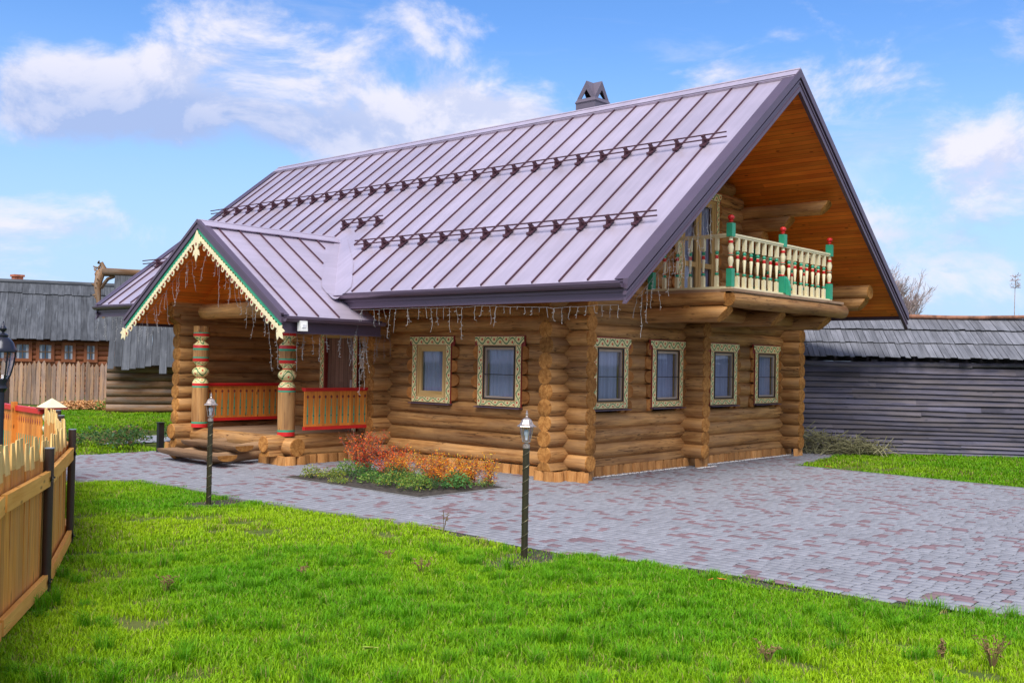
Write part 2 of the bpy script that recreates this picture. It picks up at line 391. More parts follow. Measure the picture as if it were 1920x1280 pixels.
m_white = plain('white_plastic', (.75, .75, .73), .4, var=.04)
m_black = plain('black_metal', (.02, .02, .022), .4, .3)
m_dkmetal = plain('black_painted_lantern', (.018, .02, .035), .28, .3)
m_postb = plain('brown_steel', (.045, .026, .022), .42, .2)
m_bronze = plain('bronze_pole', (.055, .048, .030), .38, .5)
m_gold = plain('bronze_edge', (.17, .15, .09), .4, .6)
m_copper = plain('patina_silver', (.40, .34, .31), .34, .6, var=.35, nscale=30)
m_wire = plain('light_string', (.30, .30, .31), .6)
m_gravel = plain('white_stone', (.72, .70, .68), .8)
m_soil = plain('dark_soil', (.045, .036, .03), .95, var=.5, nscale=14, bump=1)
m_curtain = None
m_brick = plain('chimney_brick', (.45, .14, .07), .8, var=.3, nscale=9)
m_bark = plain('bare_bark', (.36, .28, .27), .9, var=.3)
m_chips = plain('wood_chips', (.62, .34, .14), .85, var=.5, nscale=9)
m_kerb = plain('kerb_concrete', (.20, .20, .21), .85, var=.2, nscale=10, bump=.3)
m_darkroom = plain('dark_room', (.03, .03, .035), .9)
m_bulb = plain('bulb_glass', (.8, .8, .82), .2)
def roof_metal(name, col, metal, rough, panels=False):
    m_, k, bs = mat(name)
    oc = k.node('ShaderNodeTexCoord').outputs['Object']
    n = k.noise(oc, .9, 4, .55); n2 = k.noise(oc, 1.6, 3, .5)
    c = k.mix(k.ss(n, .3, .7), tuple(x*.93 for x in col), tuple(min(1, x*1.05) for x in col))
    if panels:
        X_, Y_, Z_ = k.sep(oc); wn = k.node('ShaderNodeTexWhiteNoise', noise_dimensions='1D'); k.set(wn.inputs['W'], k.m('FLOOR', k.m('DIVIDE', k.m('SUBTRACT', Y_, .702), .561)))
        st = k.noise(k.xyz(k.m('MULTIPLY', X_, .8), k.m('MULTIPLY', Y_, 9), 0), 1.0, 4, .6)
        tv = k.m('ADD', k.m('MULTIPLY_ADD', wn.outputs[0], .09, .88), k.m('MULTIPLY', k.ss(st, .35, .7), .10)); c = k.mix(1.0, c, k.xyz(tv, tv, tv), 'MULTIPLY')
        sp_ = k.ss(k.noise(oc, 26, 3, .7), .68, .78, 0, .35); c = k.mix(sp_, c, tuple(x*.6 for x in col))
    k.set(bs.inputs['Base Color'], c)
    bs.inputs['Metallic'].default_value = metal; k.set(bs.inputs['Roughness'], k.m('MULTIPLY_ADD', n, .22, rough-.11))
    b = k.node('ShaderNodeBump', i_Strength=.3, i_Distance=.04, i_Height=n2); k.l.new(b.outputs[0], bs.inputs['Normal'])
    return m_
m_roof = roof_metal('roof_sheet', (.51, .44, .545), .35, .32, True)
m_seam = roof_metal('roof_seam', (.075, .028, .042), .2, .5)  # darker copy of the sheet paint; dim reflection of seam sides put into colour
m_trim = roof_metal('roof_trim', (.125, .09, .135), .35, .38)
m_chim = roof_metal('chimney_sheet', (.15, .125, .165), .3, .4)
def glass(name='window_glass'):
    m_, k, bs = mat(name)
    k.n.remove(bs); out = k.n['Material Output']
    tr = k.node('ShaderNodeBsdfTransparent', i_Color=(.82, .86, .92)); gl = k.node('ShaderNodeBsdfGlossy', i_Roughness=.03, i_Color=(.9, .93, 1))
    lw = k.node('ShaderNodeLayerWeight', i_Blend=.5); fr3 = k.m('POWER', lw.outputs['Facing'], 4)
    mx = k.node('ShaderNodeMixShader'); k.l.new(k.m('MULTIPLY_ADD', fr3, .6, .06), mx.inputs[0]); k.l.new(tr.outputs[0], mx.inputs[1]); k.l.new(gl.outputs[0], mx.inputs[2])
    k.l.new(mx.outputs[0], out.inputs[0]); return m_
m_glass = glass()
def leafmat(name, rough=.5, trans=.35):
    m_, k, bs = mat(name)
    c = k.node('ShaderNodeAttribute', attribute_name='col').outputs['Color']
    k.set(bs.inputs['Base Color'], c); bs.inputs['Roughness'].default_value = rough; bs.inputs['Specular IOR Level'].default_value = .25
    out = k.n['Material Output']; tl = k.node('ShaderNodeBsdfTranslucent'); k.set(tl.inputs[0], c)
    mx = k.node('ShaderNodeMixShader', i_0=trans); k.l.new(bs.outputs[0], mx.inputs[1]); k.l.new(tl.outputs[0], mx.inputs[2]); k.l.new(mx.outputs[0], out.inputs[0])
    return m_
m_leaf = leafmat('leaf', .5, .45); m_grass = leafmat('grass_blade', .55, .42)
m_vcol, _k, _b = mat('paver'); 
_c = _k.node('ShaderNodeAttribute', attribute_name='col').outputs['Color']; _oc = _k.node('ShaderNodeTexCoord').outputs['Object']
_n = _k.noise(_oc, 60, 3, .7); _n2 = _k.noise(_oc, .7, 4, .6)
_tv = _k.m('MULTIPLY', _k.m('MULTIPLY_ADD', _n, .5, .75), _k.m('MULTIPLY_ADD', _n2, .35, .83))
_k.set(_b.inputs['Base Color'], _k.mix(1.0, _c, _k.xyz(_tv, _tv, _tv), 'MULTIPLY')); _b.inputs['Roughness'].default_value = .7; _b.inputs['Specular IOR Level'].default_value = .25
_bb = _k.node('ShaderNodeBump', i_Strength=.25, i_Distance=.004, i_Height=_n); _k.l.new(_bb.outputs[0], _b.inputs['Normal'])
m_curtain, _k, _b = mat('sheer_curtain')
_uv = _k.node('ShaderNodeUVMap').outputs[0]
_b.inputs['Base Color'].default_value = (.36, .39, .50, 1); _b.inputs['Roughness'].default_value = .9
m_ground, _k, _b = mat('grass_ground')
_oc = _k.node('ShaderNodeTexCoord').outputs['Object']
_n = _k.noise(_oc, .6, 6, .65); _n2 = _k.noise(_oc, 9, 5, .7)
_c = _k.mix(_k.ss(_n, .35, .65), (.075, .12, .03), (.13, .15, .045)); _c = _k.mix(_k.ss(_n2, .5, .7), _c, (.06, .06, .025))
_k.set(_b.inputs['Base Color'], _c); _b.inputs['Roughness'].default_value = 1; _b.inputs['Specular IOR Level'].default_value = 0
_bb = _k.node('ShaderNodeBump', i_Strength=.8, i_Distance=.04, i_Height=_n2); _k.l.new(_bb.outputs[0], _b.inputs['Normal'])
# ------------------------------------------------------------------ ground, lawn, paving
def vnoise(x, y, s, seed=0):
    r = np.random.default_rng(seed); G = r.random((64, 64)); x = np.asarray(x)/s+100; y = np.asarray(y)/s+100
    xi = np.floor(x).astype(int); yi = np.floor(y).astype(int); fx = x-xi; fy = y-yi; fx = fx*fx*(3-2*fx); fy = fy*fy*(3-2*fy)
    a = G[xi % 64, yi % 64]; b = G[(xi+1) % 64, yi % 64]; c = G[xi % 64, (yi+1) % 64]; d = G[(xi+1) % 64, (yi+1) % 64]
    return (a*(1-fx)+b*fx)*(1-fy)+(c*(1-fx)+d*fx)*fy
def inpoly(x, y, P):
    x = np.asarray(x); y = np.asarray(y); ins = np.zeros(x.shape, bool); n = len(P); j = n-1
    for i in range(n):
        xi, yi = P[i]; xj, yj = P[j]
        c = ((yi > y) != (yj > y)) & (x < (xj-xi)*(y-yi)/((yj-yi) or 1e-9)+xi); ins ^= c; j = i
    return ins
EDGE = [(-5.0, -18), (-4.78, -8.64), (-4.97, -7.3), (-5.04, -5.39), (-5.38, -3.99), (-5.18, -2.03), (-5.42, 0), (-5.54, 1.4), (-5.45, 3.2), (-5.59, 4.33), (-6.29, 4.88), (-14, 6.2)]
PATHP = EDGE+[(-14, 8.9), (-4.45, 8.83), (-2.2, 8.77), (.3, 8.7), (.3, .3), (8, .3), (9.35, .15), (9.77, -.74), (5.72, -1.39), (5.25, -5.87), (4.9, -18)]
BED = (-3.52, -1.58, -.12, 3.35)
PATH2 = [(-3.0, 10.9), (-1.07, 10.89), (2.0, 10.9), (3, 14), (.2, 12.9), (-.9, 12.7), (-1.7, 12.0)]
def project(x, y, z=0):
    dx = np.asarray(x)-CAMP.x; dy = np.asarray(y)-CAMP.y; dz = z-CAMP.z
    f = dx*F_.x+dy*F_.y+dz*F_.z; r = dx*R_.x+dy*R_.y+dz*R_.z; u = dx*U_.x+dy*U_.y+dz*U_.z
    return 960+FPX*r/f, 640-FPX*u/f, f
gm = MB(); gm.face([0, 1, 2, 3], 0); gm.v = [(-900, -900, -.03), (900, -900, -.03), (900, 900, -.03), (-900, 900, -.03)]
gr = gm.build('ground', m_ground, kind='structure')
def sheet(name, P, z, m_, kind='structure'):
    s = MB(); s.v = [(x, y, z) for x, y in P]; s.face(list(range(len(P))), 0); return s.build(name, m_, kind=kind)
sheet('paving_base', PATHP, -.012, plain('joint_sand', (.035, .033, .035), .95, var=.3, nscale=20))
# paving stones: rows along Y, mixed lengths
def pavers(name, P, excl, bounds, seed=3):
    r = np.random.default_rng(seed); x0, x1, y0, y1 = bounds; pitch = .122; Q = []; C = []
    x = x0; row = 0
    while x < x1:
        y = y0-r.random()*.2
        while y < y1:
            L = r.choice([.085, .122, .16, .20], p=[.2, .4, .3, .1]); Q.append((x, y, L)); y += L
        x += pitch; row += 1
    Q = np.array(Q); cx = Q[:, 0]+pitch/2; cy = Q[:, 1]+Q[:, 2]/2
    ok = inpoly(cx, cy, P)
    for e in excl: ok &= ~((cx > e[0]) & (cx < e[1]) & (cy > e[2]) & (cy < e[3]))
    px, py, f = project(cx, cy); ok &= (f > 1) & (px > -250) & (px < 2170) & (py < 1500)
    Q = Q[ok]; n = len(Q); g_ = .0055; ch = .009
    X0 = Q[:, 0]+g_; X1 = Q[:, 0]+pitch-g_; Y0 = Q[:, 1]+g_; Y1 = Q[:, 1]+Q[:, 2]-g_; zt = r.normal(0, .0012, n)
    V = np.zeros((n, 8, 3), np.float32)
    for k, (a, b) in enumerate(((X0, Y0), (X1, Y0), (X1, Y1), (X0, Y1))):
        V[:, k, 0] = a; V[:, k, 1] = b; V[:, k, 2] = zt-.009
    for k, (a, b, sa, sb) in enumerate(((X0, Y0, 1, 1), (X1, Y0, -1, 1), (X1, Y1, -1, -1), (X0, Y1, 1, -1))):
        V[:, 4+k, 0] = a+sa*ch; V[:, 4+k, 1] = b+sb*ch; V[:, 4+k, 2] = zt
    base = (np.arange(n)*8)[:, None]
    F = np.concatenate([base+np.array(q) for q in ((4, 5, 6, 7), (0, 1, 5, 4), (1, 2, 6, 5), (2, 3, 7, 6), (3, 0, 4, 7))])
    red = r.random(n) < .15
    tn = r.normal(1, .055, n)[:, None]
    col = np.where(red[:, None], np.array([.185, .125, .14]), np.array([.225, .23, .262]))*tn
    o = npmesh(name, V.reshape(-1, 3), F, np.repeat(col, 8, 0), m_vcol); o['kind'] = 'structure'; return o
pavers('paved_path', PATHP, [BED, (.2, 7.7, .2, 9)], (-14, 10, -12, 9))
sheet('back_path', PATH2, -.006, plain('back_path_stone', (.27, .28, .33), .7, var=.15, nscale=14))
bd = MB(); bd.v = [(BED[0], BED[2], -.004), (BED[1], BED[2], -.004), (BED[1], BED[3], -.004), (BED[0], BED[3], -.004)]
N = 26; bd = MB()
for i in range(N+1):
    for j in range(N+1):
        x = BED[0]+(BED[1]-BED[0])*i/N; y = BED[2]+(BED[3]-BED[2])*j/N
        e = min(i, j, N-i, N-j); bd.v.append((x, y, (.0 if e == 0 else .012+.05*min(e, 4)/4*random.random())-.006))
for i in range(N):
    for j in range(N): a = i*(N+1)+j; bd.face([a, a+N+1, a+N+2, a+1], 0)
bd.build('soil', m_soil, kind='structure', smooth=True)
# kerb stones along the lawn edge and the bed
kb = MB()
def kerbline(P, w_=.06, z=.012):
    for a, b in zip(P[:-1], P[1:]): kb.beam((a[0], a[1], z-.04), (b[0], b[1], z-.04), w_, .08)
kerbline([(x-.02, y) for x, y in EDGE[5:11]]); kerbline([(BED[0]-.02, BED[2]-.02), (BED[0]-.02, BED[3])], .05, .010); kerbline([(BED[0], BED[2]-.025), (BED[1]+.05, BED[2]-.025)], .05, .010)
kerbline([(9.77, -.72), (5.72, -1.37), (5.27, -5.87), (5.0, -12)], .05, .008)
kb.build('kerb', m_kerb, kind='structure')
# bare dirt patches (round the lamp posts and along the edge)
dp = MB()
DIRT = [(-5.79, -4.22, .62, .34), (-5.9, 1.33, .55, .3), (-5.13, -6.35, .13, .7), (-5.02, -7.6, .12, .6), (-5.28, -2.9, .16, .5), (-5.3, -3.6, .15, .3)]
for cx, cy, rx, ry in DIRT:
    b = len(dp.v); n = 28; dp.v.append((cx, cy, -.012))
    for k in range(n):
        q = 1+.25*math.sin(k*2.1)+random.uniform(-.15, .15); dp.v.append((cx+rx*q*math.cos(2*PI*k/n), cy+ry*q*math.sin(2*PI*k/n), -.016))
    for k in range(n): dp.face([b, b+1+k, b+1+(k+1) % n], 0)
dp.build('dirt', m_soil, kind='structure')

# ------------------------------------------------------------------ grass blades
def grass(name, x0, x1, y0, y1, dens, hmean, wd, keep, seed, bright=1.0, near=None, yel=1.0, ntuft=0):
    r = np.random.default_rng(seed); A = (x1-x0)*(y1-y0); n = int(A*dens)
    x = r.uniform(x0, x1, n); y = r.uniform(y0, y1, n)
    ok = keep(x, y); px, py, f = project(x, y); ok &= (f > .5) & (px > -80) & (px < 2000) & (py < 1420)
    x, y, f = x[ok], y[ok], f[ok]
    n1 = vnoise(x, y, .55, seed+1); n2 = vnoise(x, y, .17, seed+2); n3 = vnoise(x, y, 1.7, seed+3); n4 = vnoise(x, y, .33, seed+4)
    tuft = np.clip((n1*.5+n2*.5-.42)*3.2, 0, 1)
    thin = np.clip((.36-n4)*6, 0, 1)*np.clip((n3-.35)*3, 0, 1)
    for cx, cy, rx, ry in DIRT:
        thin = np.maximum(thin, np.clip(1.5-((x-cx)/rx)**2-((y-cy)/ry)**2, 0, .9)*(.55+.45*(n2 > .4)))
    ok = r.random(len(x)) > thin*.93
    x, y, tuft, n3, n2, f, n4, thin, n1 = (a[ok] for a in (x, y, tuft, n3, n2, f, n4, thin, n1)); n = len(x)
    h = hmean*(.6+.55*tuft+.25*r.random(n))*(1-.45*thin)
    wdt = wd*r.uniform(.7, 1.3, n); ang = r.uniform(0, 2*PI, n); lean = r.uniform(.15, .85, n)*h
    # tufts fan outwards
    if ntuft:
        tc_ = np.stack([r.uniform(x0, x1, ntuft), r.uniform(y0, y1, ntuft)], 1); k_ = keep(tc_[:, 0]-.0, tc_[:, 1]); tc_ = tc_[k_]; nb = 90; m_ = len(tc_)*nb
        tx = np.repeat(tc_[:, 0], nb)+r.normal(0, .03, m_); ty = np.repeat(tc_[:, 1], nb)+r.normal(0, .03, m_); hs_ = np.repeat(r.uniform(.10, .19, len(tc_)), nb)*r.uniform(.6, 1.1, m_)
        px_, py_, f_ = project(tx, ty); q_ = (px_ > -60) & (px_ < 1980) & (py_ < 1400) & (f_ > .5) & (f_ < 15); tx, ty, hs_ = tx[q_], ty[q_], hs_[q_]; m_ = len(tx)
        x = np.concatenate([x, tx]); y = np.concatenate([y, ty]); h = np.concatenate([h, hs_]); wdt = np.concatenate([wdt, r.uniform(.004, .006, m_)]); ang = np.concatenate([ang, r.uniform(0, 2*PI, m_)]); lean = np.concatenate([lean, hs_*r.uniform(.2, 1.1, m_)])
        z_ = np.zeros(m_); n3 = np.concatenate([n3, z_+.25]); tuft = np.concatenate([tuft, z_+1]); thin = np.concatenate([thin, z_]); n1 = np.concatenate([n1, z_]); n = len(x)
    dx = np.cos(ang); dy = np.sin(ang); sa = ang+PI/2+r.normal(0, .5, n); sx = np.cos(sa)*wdt/2; sy = np.sin(sa)*wdt/2
    V = np.zeros((n, 5, 3), np.float32); z0 = -.03
    V[:, 0] = np.stack([x-sx, y-sy, np.full(n, z0)], 1); V[:, 1] = np.stack([x+sx, y+sy, np.full(n, z0)], 1)
    mx = x+dx*lean*.3; my = y+dy*lean*.3; mz = z0+h*.6
    V[:, 2] = np.stack([mx+sx*.8, my+sy*.8, mz], 1); V[:, 3] = np.stack([mx-sx*.8, my-sy*.8, mz], 1)
    V[:, 4] = np.stack([x+dx*lean, y+dy*lean, z0+h*(1-.25*(lean/h))], 1)
    b = (np.arange(n)*5)[:, None]; F4 = b+np.array([0, 1, 2, 3]); F3 = b+np.array([3, 2, 4])
    t = np.clip(.95*n3+.4*r.random(n)+.25*(1-tuft)-.42, 0, 1)[:, None]*yel
    c = np.array([.13, .39, .005])*(1-t)+np.array([.44, .65, .010])*t
    dk = (r.random(n) < .18)[:, None]; c = np.where(dk, c*.62, c)
    q = r.random(n); dry = ((q < .04+.20*np.clip((n3-.5)*2.2, 0, 1)*np.clip((n1-.35)*2, 0, 1)+.25*thin))[:, None]; c = np.where(dry, np.array([.42, .36, .12]), c)
    c = c*r.normal(1, .12, (n, 1))*bright
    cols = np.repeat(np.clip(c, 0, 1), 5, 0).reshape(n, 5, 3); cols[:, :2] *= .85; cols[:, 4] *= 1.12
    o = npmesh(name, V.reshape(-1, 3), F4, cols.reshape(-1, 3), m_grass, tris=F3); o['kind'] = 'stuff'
    print(name, n); return o
LEFT = EDGE[::-1]
LAWN = [(x, y) for x, y in EDGE]+[(-22, 7), (-22, -18)]
def keepA(x, y):
    e = vnoise(x, y, .12, 77)*.16-.05
    return inpoly(x+e*1.1-.05, y, LAWN)
def lawnnear(x, y):
    d = np.hypot(x-CAMP.x, y-CAMP.y); return keepA(x, y) & (d < 11)
def lawnfar(x, y):
    d = np.hypot(x-CAMP.x, y-CAMP.y); return keepA(x, y) & (d >= 11)
grass('grass', -14, -4.5, -12, 0, 5200, .075, .0072, lawnnear, 11, ntuft=650)
grass('grass', -11, -4.5, -8, 6, 2600, .065, .0095, lawnfar, 12)
RL = [(9.77, -.74), (5.72, -1.39), (5.25, -5.87), (4.9, -14), (16, -14), (12, -4)]
grass('grass', 4.8, 14, -9, -.6, 750, .075, .016, lambda x, y: inpoly(x-.03, y, RL), 13, .9, yel=.7)
def keepB(x, y):
    return ((y > 8.9) | (x > 8.6)) & ~inpoly(x, y, PATH2) & ~((x > -2.6) & (x < 8.6) & (y < 14.5) & (y > 8.4)) | ((y > 8.88) & (y < 11) & (x < -2.3) & ~inpoly(x, y, PATH2))
grass('grass', -9, 6, 8.8, 26, 420, .085, .022, lambda x, y: keepB(x, y), 14, .85, yel=.85)
# ------------------------------------------------------------------ the log house
house = thing('log_house', 'large round-log house with lilac metal roof, carved porch and painted balcony', 'house')
SP = .266; ZA = .303; RL_ = .151          # log pitch, first long-wall log, radius
def logs(mb, axis, c, z0, n, a, b, openings=(), jit=.02, half=False, rag=(1, 1), **kw):
    for k in range(n):
        z = z0+k*SP; zmin = None
        if half and k == 0: zmin = z
        segs = [(a-random.uniform(0, jit)*rag[0], b+random.uniform(0, jit)*rag[1])]
        for o0, o1, zl, zh in openings:
            if zl-.04 < z < zh+.04:
                ns = []
                for s0, s1 in segs:
                    if o1 <= s0 or o0 >= s1: ns.append((s0, s1))
                    else:
                        if o0-s0 > .1: ns.append((s0, o0))
                        if s1-o1 > .1: ns.append((o1, s1))
                segs = ns
        t = random.random()
        for s0, s1 in segs:
            cc = c+random.uniform(-.006, .006)
            p = ((s0, cc, z), (s1, cc, z)) if axis == 'x' else ((cc, s0, z), (cc, s1, z))
            mb.log(p[0], p[1], RL_, t=t, zmin=zmin, **kw)
LM = [m_log, m_end]
GW = {'a': 1.185, 'b': 3.045, 'c': 5.16, 'd': 7.011}; LW = {'a': 3.329, 'b': 1.543}
OPG = [(x-.41, x+.41, 1.27, 2.30) for x in GW.values()]; OPL = [(y-.41, y+.41, 1.27, 2.30) for y in LW.values()]
ODOOR = (6.17-.50, 6.17+.50, .3, 2.44)
# long wall (x = 0 side) and its neighbours
m = MB(); logs(m, 'y', .12, ZA, 11, -.44, 11.75, OPL+[ODOOR]); m.build('log_wall', LM, house, smooth=True)
# gable wall: ground floor and the triangle above
m = MB(); logs(m, 'x', .12, .17, 12, -.44, 8.25, OPG, half=True)
def gx(z): return (7.33-z-.16)/.795
OPB = (3.47, 4.77, 3.3, 5.42)
z = .17+12*SP
while z < 7.0:
    w_ = gx(z+.05)
    if w_ > .25: logs(m, 'x', .12, z, 1, 3.906-w_, 3.906+w_, [OPB], jit=0)
    z += SP
m.build('log_wall', LM, house, smooth=True)
for (ax, c, a, b, half) in (('y', 3.83, -.44, .5, 0), ('y', 7.93, -.44, 11.75, 0)):
    m = MB(); logs(m, ax, c, ZA, 11, a, b); m.build('log_wall', LM, house, smooth=True)
m = MB(); logs(m, 'x', 4.70, .17, 11, -.44, .5, half=True); m.build('log_wall', LM, house, smooth=True)
m = MB(); logs(m, 'x', 8.66, .17, 11, -2.40, .5, half=True); logs(m, 'x', 8.66, .17+11*SP-.02, 1, -2.62, .5); m.build('log_wall', LM, house, smooth=True)
m = MB(); logs(m, 'x', 11.5, .17, 12, -.2, 8.25, half=True, step=2); z = .17+12*SP
while z < 7:
    w_ = gx(z+.05)
    if w_ > .25: m.log((3.906-w_, 11.5, z), (3.906+w_, 11.5, z), RL_, step=3)
    z += SP
m.build('log_wall', LM, house, smooth=True)
# purlins and plates that reach out below the gable overhang
PUR = [(6.02, 5.28, -1.93), (6.02, 5.02, -1.12), (6.02, 4.75, -.5), (7.95, 3.66, -2.0), (7.95, 3.40, -1.92), (1.79, 5.28, -1.93), (1.79, 5.02, -1.12), (1.79, 4.75, -.5), (-.02, 3.62, -1.5), (-.02, 3.36, -1.1)]
for i, (x, z, y) in enumerate(PUR):
    m = MB(); m.log((x, y, z), (x, .4 if z > 4 else 8.0, z), .148 if i != 3 else .16, carve0=.0 if z in (4.75, 3.66) and x > 7 or z == 4.75 else .17); m.build('purlin', LM, house, smooth=True)
for x, y in ((3.906, -1.6),):
    m = MB(); m.log((x, y, 6.98), (x, .4, 6.98), .14, carve0=.2); m.build('purlin', LM, house, smooth=True)
# foundation stumps
def stumps1(m, p0, d, w_, n_out, h=.165):
    if True:
        c = p0+d*(w_/2)
        r = w_/2*.98; hh = h+random.uniform(-.004, .004); t = random.random(); b = len(m.v); nseg = 9; o = random.uniform(-.012, .012)
        for k in range(nseg):
            an = PI*k/(nseg-1); q = c+d*(math.cos(an)*r*-1)+Vector(n_out)*(math.sin(an)*r*.55+o)
            m.v.append((q.x, q.y, -.01)); m.v.append((q.x-n_out[0]*.01, q.y-n_out[1]*.01, hh))
        for k in range(nseg-1):
            a = b+2*k; u0 = k/nseg*w_*1.5; u1 = (k+1)/nseg*w_*1.5
            f = [a, a+2, a+3, a+1]; uv = [(0, u0), (0, u1), (hh, u1), (hh, u0)]
            m.face(f, 0, uv, t)
        m.face([b+2*k+1 for k in range(nseg)], 0, [(0, 0)]*nseg, t)

def stumps_(a_, b_, c_):
    L_ = (Vector(b_)-Vector(a_)).length; d_ = (Vector(b_)-Vector(a_)).normalized(); s = 0
    while s < L_:
        w_ = random.uniform(.17, .27); m_ = MB(); stumps1(m_, Vector(a_)+d_*s, d_, w_, c_); m_.build('foundation_stump', m_stump, house, smooth=True); s += w_+.004
stumps_((.35, -.005, 0), (8.1, -.005, 0), (0, -1, 0)); stumps_((-.005, 4.5, 0), (-.005, .2, 0), (-1, 0, 0))
stumps_((-.42, -.12, 0), (-.42, .28, 0), (-1, 0, 0)); stumps_((-.45, -.12, 0), (-.08, -.12, 0), (0, -1, 0)); stumps_((-.1, -.36, 0), (.28, -.36, 0), (0, -1, 0)); stumps_((-.1, -.1, 0), (-.1, -.36, 0), (-1, 0, 0))
stumps_((7.75, -.36, 0), (8.15, -.36, 0), (0, -1, 0)); stumps_((3.7, -.3, 0), (3.98, -.3, 0), (0, -1, 0)); stumps_((-2.2, 4.86, 0), (-.1, 4.86, 0), (0, -1, 0)); stumps_((-2.42, 8.4, 0), (-2.42, 8.85, 0), (-1, 0, 0)); stumps_((-2.4, 8.44, 0), (-2.0, 8.44, 0), (0, -1, 0))
stumps_((-2.38, 5.6, 0), (-2.38, 4.85, 0), (-1, 0, 0)); stumps_((-2.42, 4.72, 0), (-1.95, 4.72, 0), (0, -1, 0)); stumps_((-2.42, 4.95, 0), (-2.42, 4.75, 0), (-1, 0, 0))
m = MB(); m.box(.03, .2, .2, 4.4, 0, .16); m.box(.1, 8, .1, 11.5, 0, .16); m.build('plinth', m_darkroom, house)
# interior blocking so that no light leaks through the openings
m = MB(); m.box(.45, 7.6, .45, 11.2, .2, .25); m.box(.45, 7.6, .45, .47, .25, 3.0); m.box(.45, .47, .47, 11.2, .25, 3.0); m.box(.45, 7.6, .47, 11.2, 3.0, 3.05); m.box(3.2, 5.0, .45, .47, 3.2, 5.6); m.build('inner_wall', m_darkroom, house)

# ---- windows
def curtain(mb, x0, x1, z0, z1, y, amp=.018, per=.11):
    n = int((x1-x0)/.014); b = len(mb.v); ph = random.random()*6
    for i in range(n+1):
        x = x0+(x1-x0)*i/n; yy = y+amp*math.sin(x/per*2*PI+ph)+amp*.5*math.sin(x/per*3.7+ph*2); mb.v.append((x, yy, z0)); mb.v.append((x, yy, z1))
    for i in range(n): mb.face([b+2*i, b+2*i+2, b+2*i+3, b+2*i+1], 0)
def make_window(loc, rz, z0=1.193, z1=2.466, cw=1.074, hw=1.215, hh=.17, side=.13, bot=.105, screen=True, midbar=True, door=False, label=None):
    W = cw/2; H = hw/2; zh = z1-hh
    m = MB(); yb, yf = -.028, -.062
    # header with cut shoulders
    P = [(-H, 0, z1), (-H, 0, zh+.075), (-H+.035, 0, zh+.055), (-W-.005, 0, zh+.03), (-W-.005, 0, zh), (W+.005, 0, zh), (W+.005, 0, zh+.03), (H-.035, 0, zh+.055), (H, 0, zh+.075), (H, 0, z1)]
    b = len(m.v); n = len(P); zc = (z1+zh)/2; t = random.random()
    m.v += [(p[0], yf-.006, p[2]) for p in P]+[(p[0], yb, p[2]) for p in P]
    m.face([b+i for i in range(n)], 0, [(p[0]+.35, (p[2]-zc)/(hh/2)) for p in P], t)
    for i in range(n): j = (i+1) % n; m.face([b+j, b+i, b+n+i, b+n+j], 1, None, t)
    def strip(x0, x1, za, zb, vert):
        b = len(m.v); m.v += [(x0, yf, za), (x1, yf, za), (x1, yf, zb), (x0, yf, zb), (x0, yb, za), (x1, yb, za), (x1, yb, zb), (x0, yb, zb)]
        uv = [(za, -1), (za, 1), (zb, 1), (zb, -1)] if vert else [(x0, -1), (x1, -1), (x1, 1), (x0, 1)]
        m.face([b, b+1, b+2, b+3], 0, uv)
        for q in ((0, 4, 5, 1), (1, 5, 6, 2), (2, 6, 7, 3), (3, 7, 4, 0)): m.face([b+i for i in q], 1)
    zb_ = z0+(0 if door else .0)
    strip(-W, -W+side, z0, zh-.003, True); strip(W-side, W, z0, zh-.003, True)
    if not door: strip(-W+side+.003, W-side-.003, z0, z0+bot, False)
    # red border behind
    m.box(-H-.012, H+.012, yb+.002, yf+.012, zh-.008, z1+.014, 1); m.box(-W-.012, -W+side+.012, yb+.002, yf+.012, z0-.01, zh-.006, 1); m.box(W-side-.012, W+.012, yb+.002, yf+.012, z0-.01, zh-.006, 1)
    win = m.build('balcony_door' if door else 'window', [m_vine, m_dred], house, loc, rz)
    iw, i0, i1 = W-side, z0+(0 if door else bot), zh
    f = MB(); fw = .036 if screen else .05; ya, yb2 = -.052, .09
    f.box(-iw, -iw+fw, ya, yb2, i0, i1-.004); f.box(iw-fw, iw, ya, yb2, i0, i1-.004); f.box(-iw+fw, iw-fw, ya, yb2, i0, i0+fw); f.box(-iw+fw, iw-fw, ya, yb2, i1-fw-.004, i1-.004)
    f.build('frame', m_ochre, win)
    ms_ = m_sash if screen else m_ochre; s_ = MB(); a = iw-fw; sw = (.038 if screen else .065) if not door else .09
    sashes = [(-a, a)] if not door else [(-a, -.01), (.01, a)]
    for (xa, xb) in sashes:
        s_.box(xa, xa+sw, -.038, .012, i0+fw, i1-fw); s_.box(xb-sw, xb, -.038, .012, i0+fw, i1-fw); s_.box(xa+sw, xb-sw, -.038, .012, i0+fw, i0+fw+sw); s_.box(xa+sw, xb-sw, -.038, .012, i1-fw-sw-.004, i1-fw-.004)
        if door: s_.box(xa+sw, xb-sw, -.036, .010, i0+.62, i0+.72)
    s_.build('sash', ms_, win)
    p = MB(); p.v = [(-a+.01, -.014, i0+fw), (a-.01, -.014, i0+fw), (a-.01, -.014, i1-fw), (-a+.01, -.014, i1-fw)]; p.face([0, 1, 2, 3]); p.build('pane', m_glass, win)
    if screen:
        k = MB(); kw = .024; za, zb3 = i0+fw*.5, i1-fw*.3; a2 = a+.018
        k.box(-a2, -a2+kw, -.066, -.053, za, zb3); k.box(a2-kw, a2, -.066, -.053, za, zb3); k.box(-a2+kw, a2-kw, -.066, -.053, za, za+kw); k.box(-a2+kw, a2-kw, -.066, -.053, zb3-kw, zb3); k.box(-a2+kw, a2-kw, -.064, -.055, (za+zb3)/2-.04, (za+zb3)/2-.026)
        k.build('insect_screen', m_black, win)
    c = MB(); curtain(c, -a, a, i0+.05, i1-.05, .062); c.build('curtain', m_curtain, win)
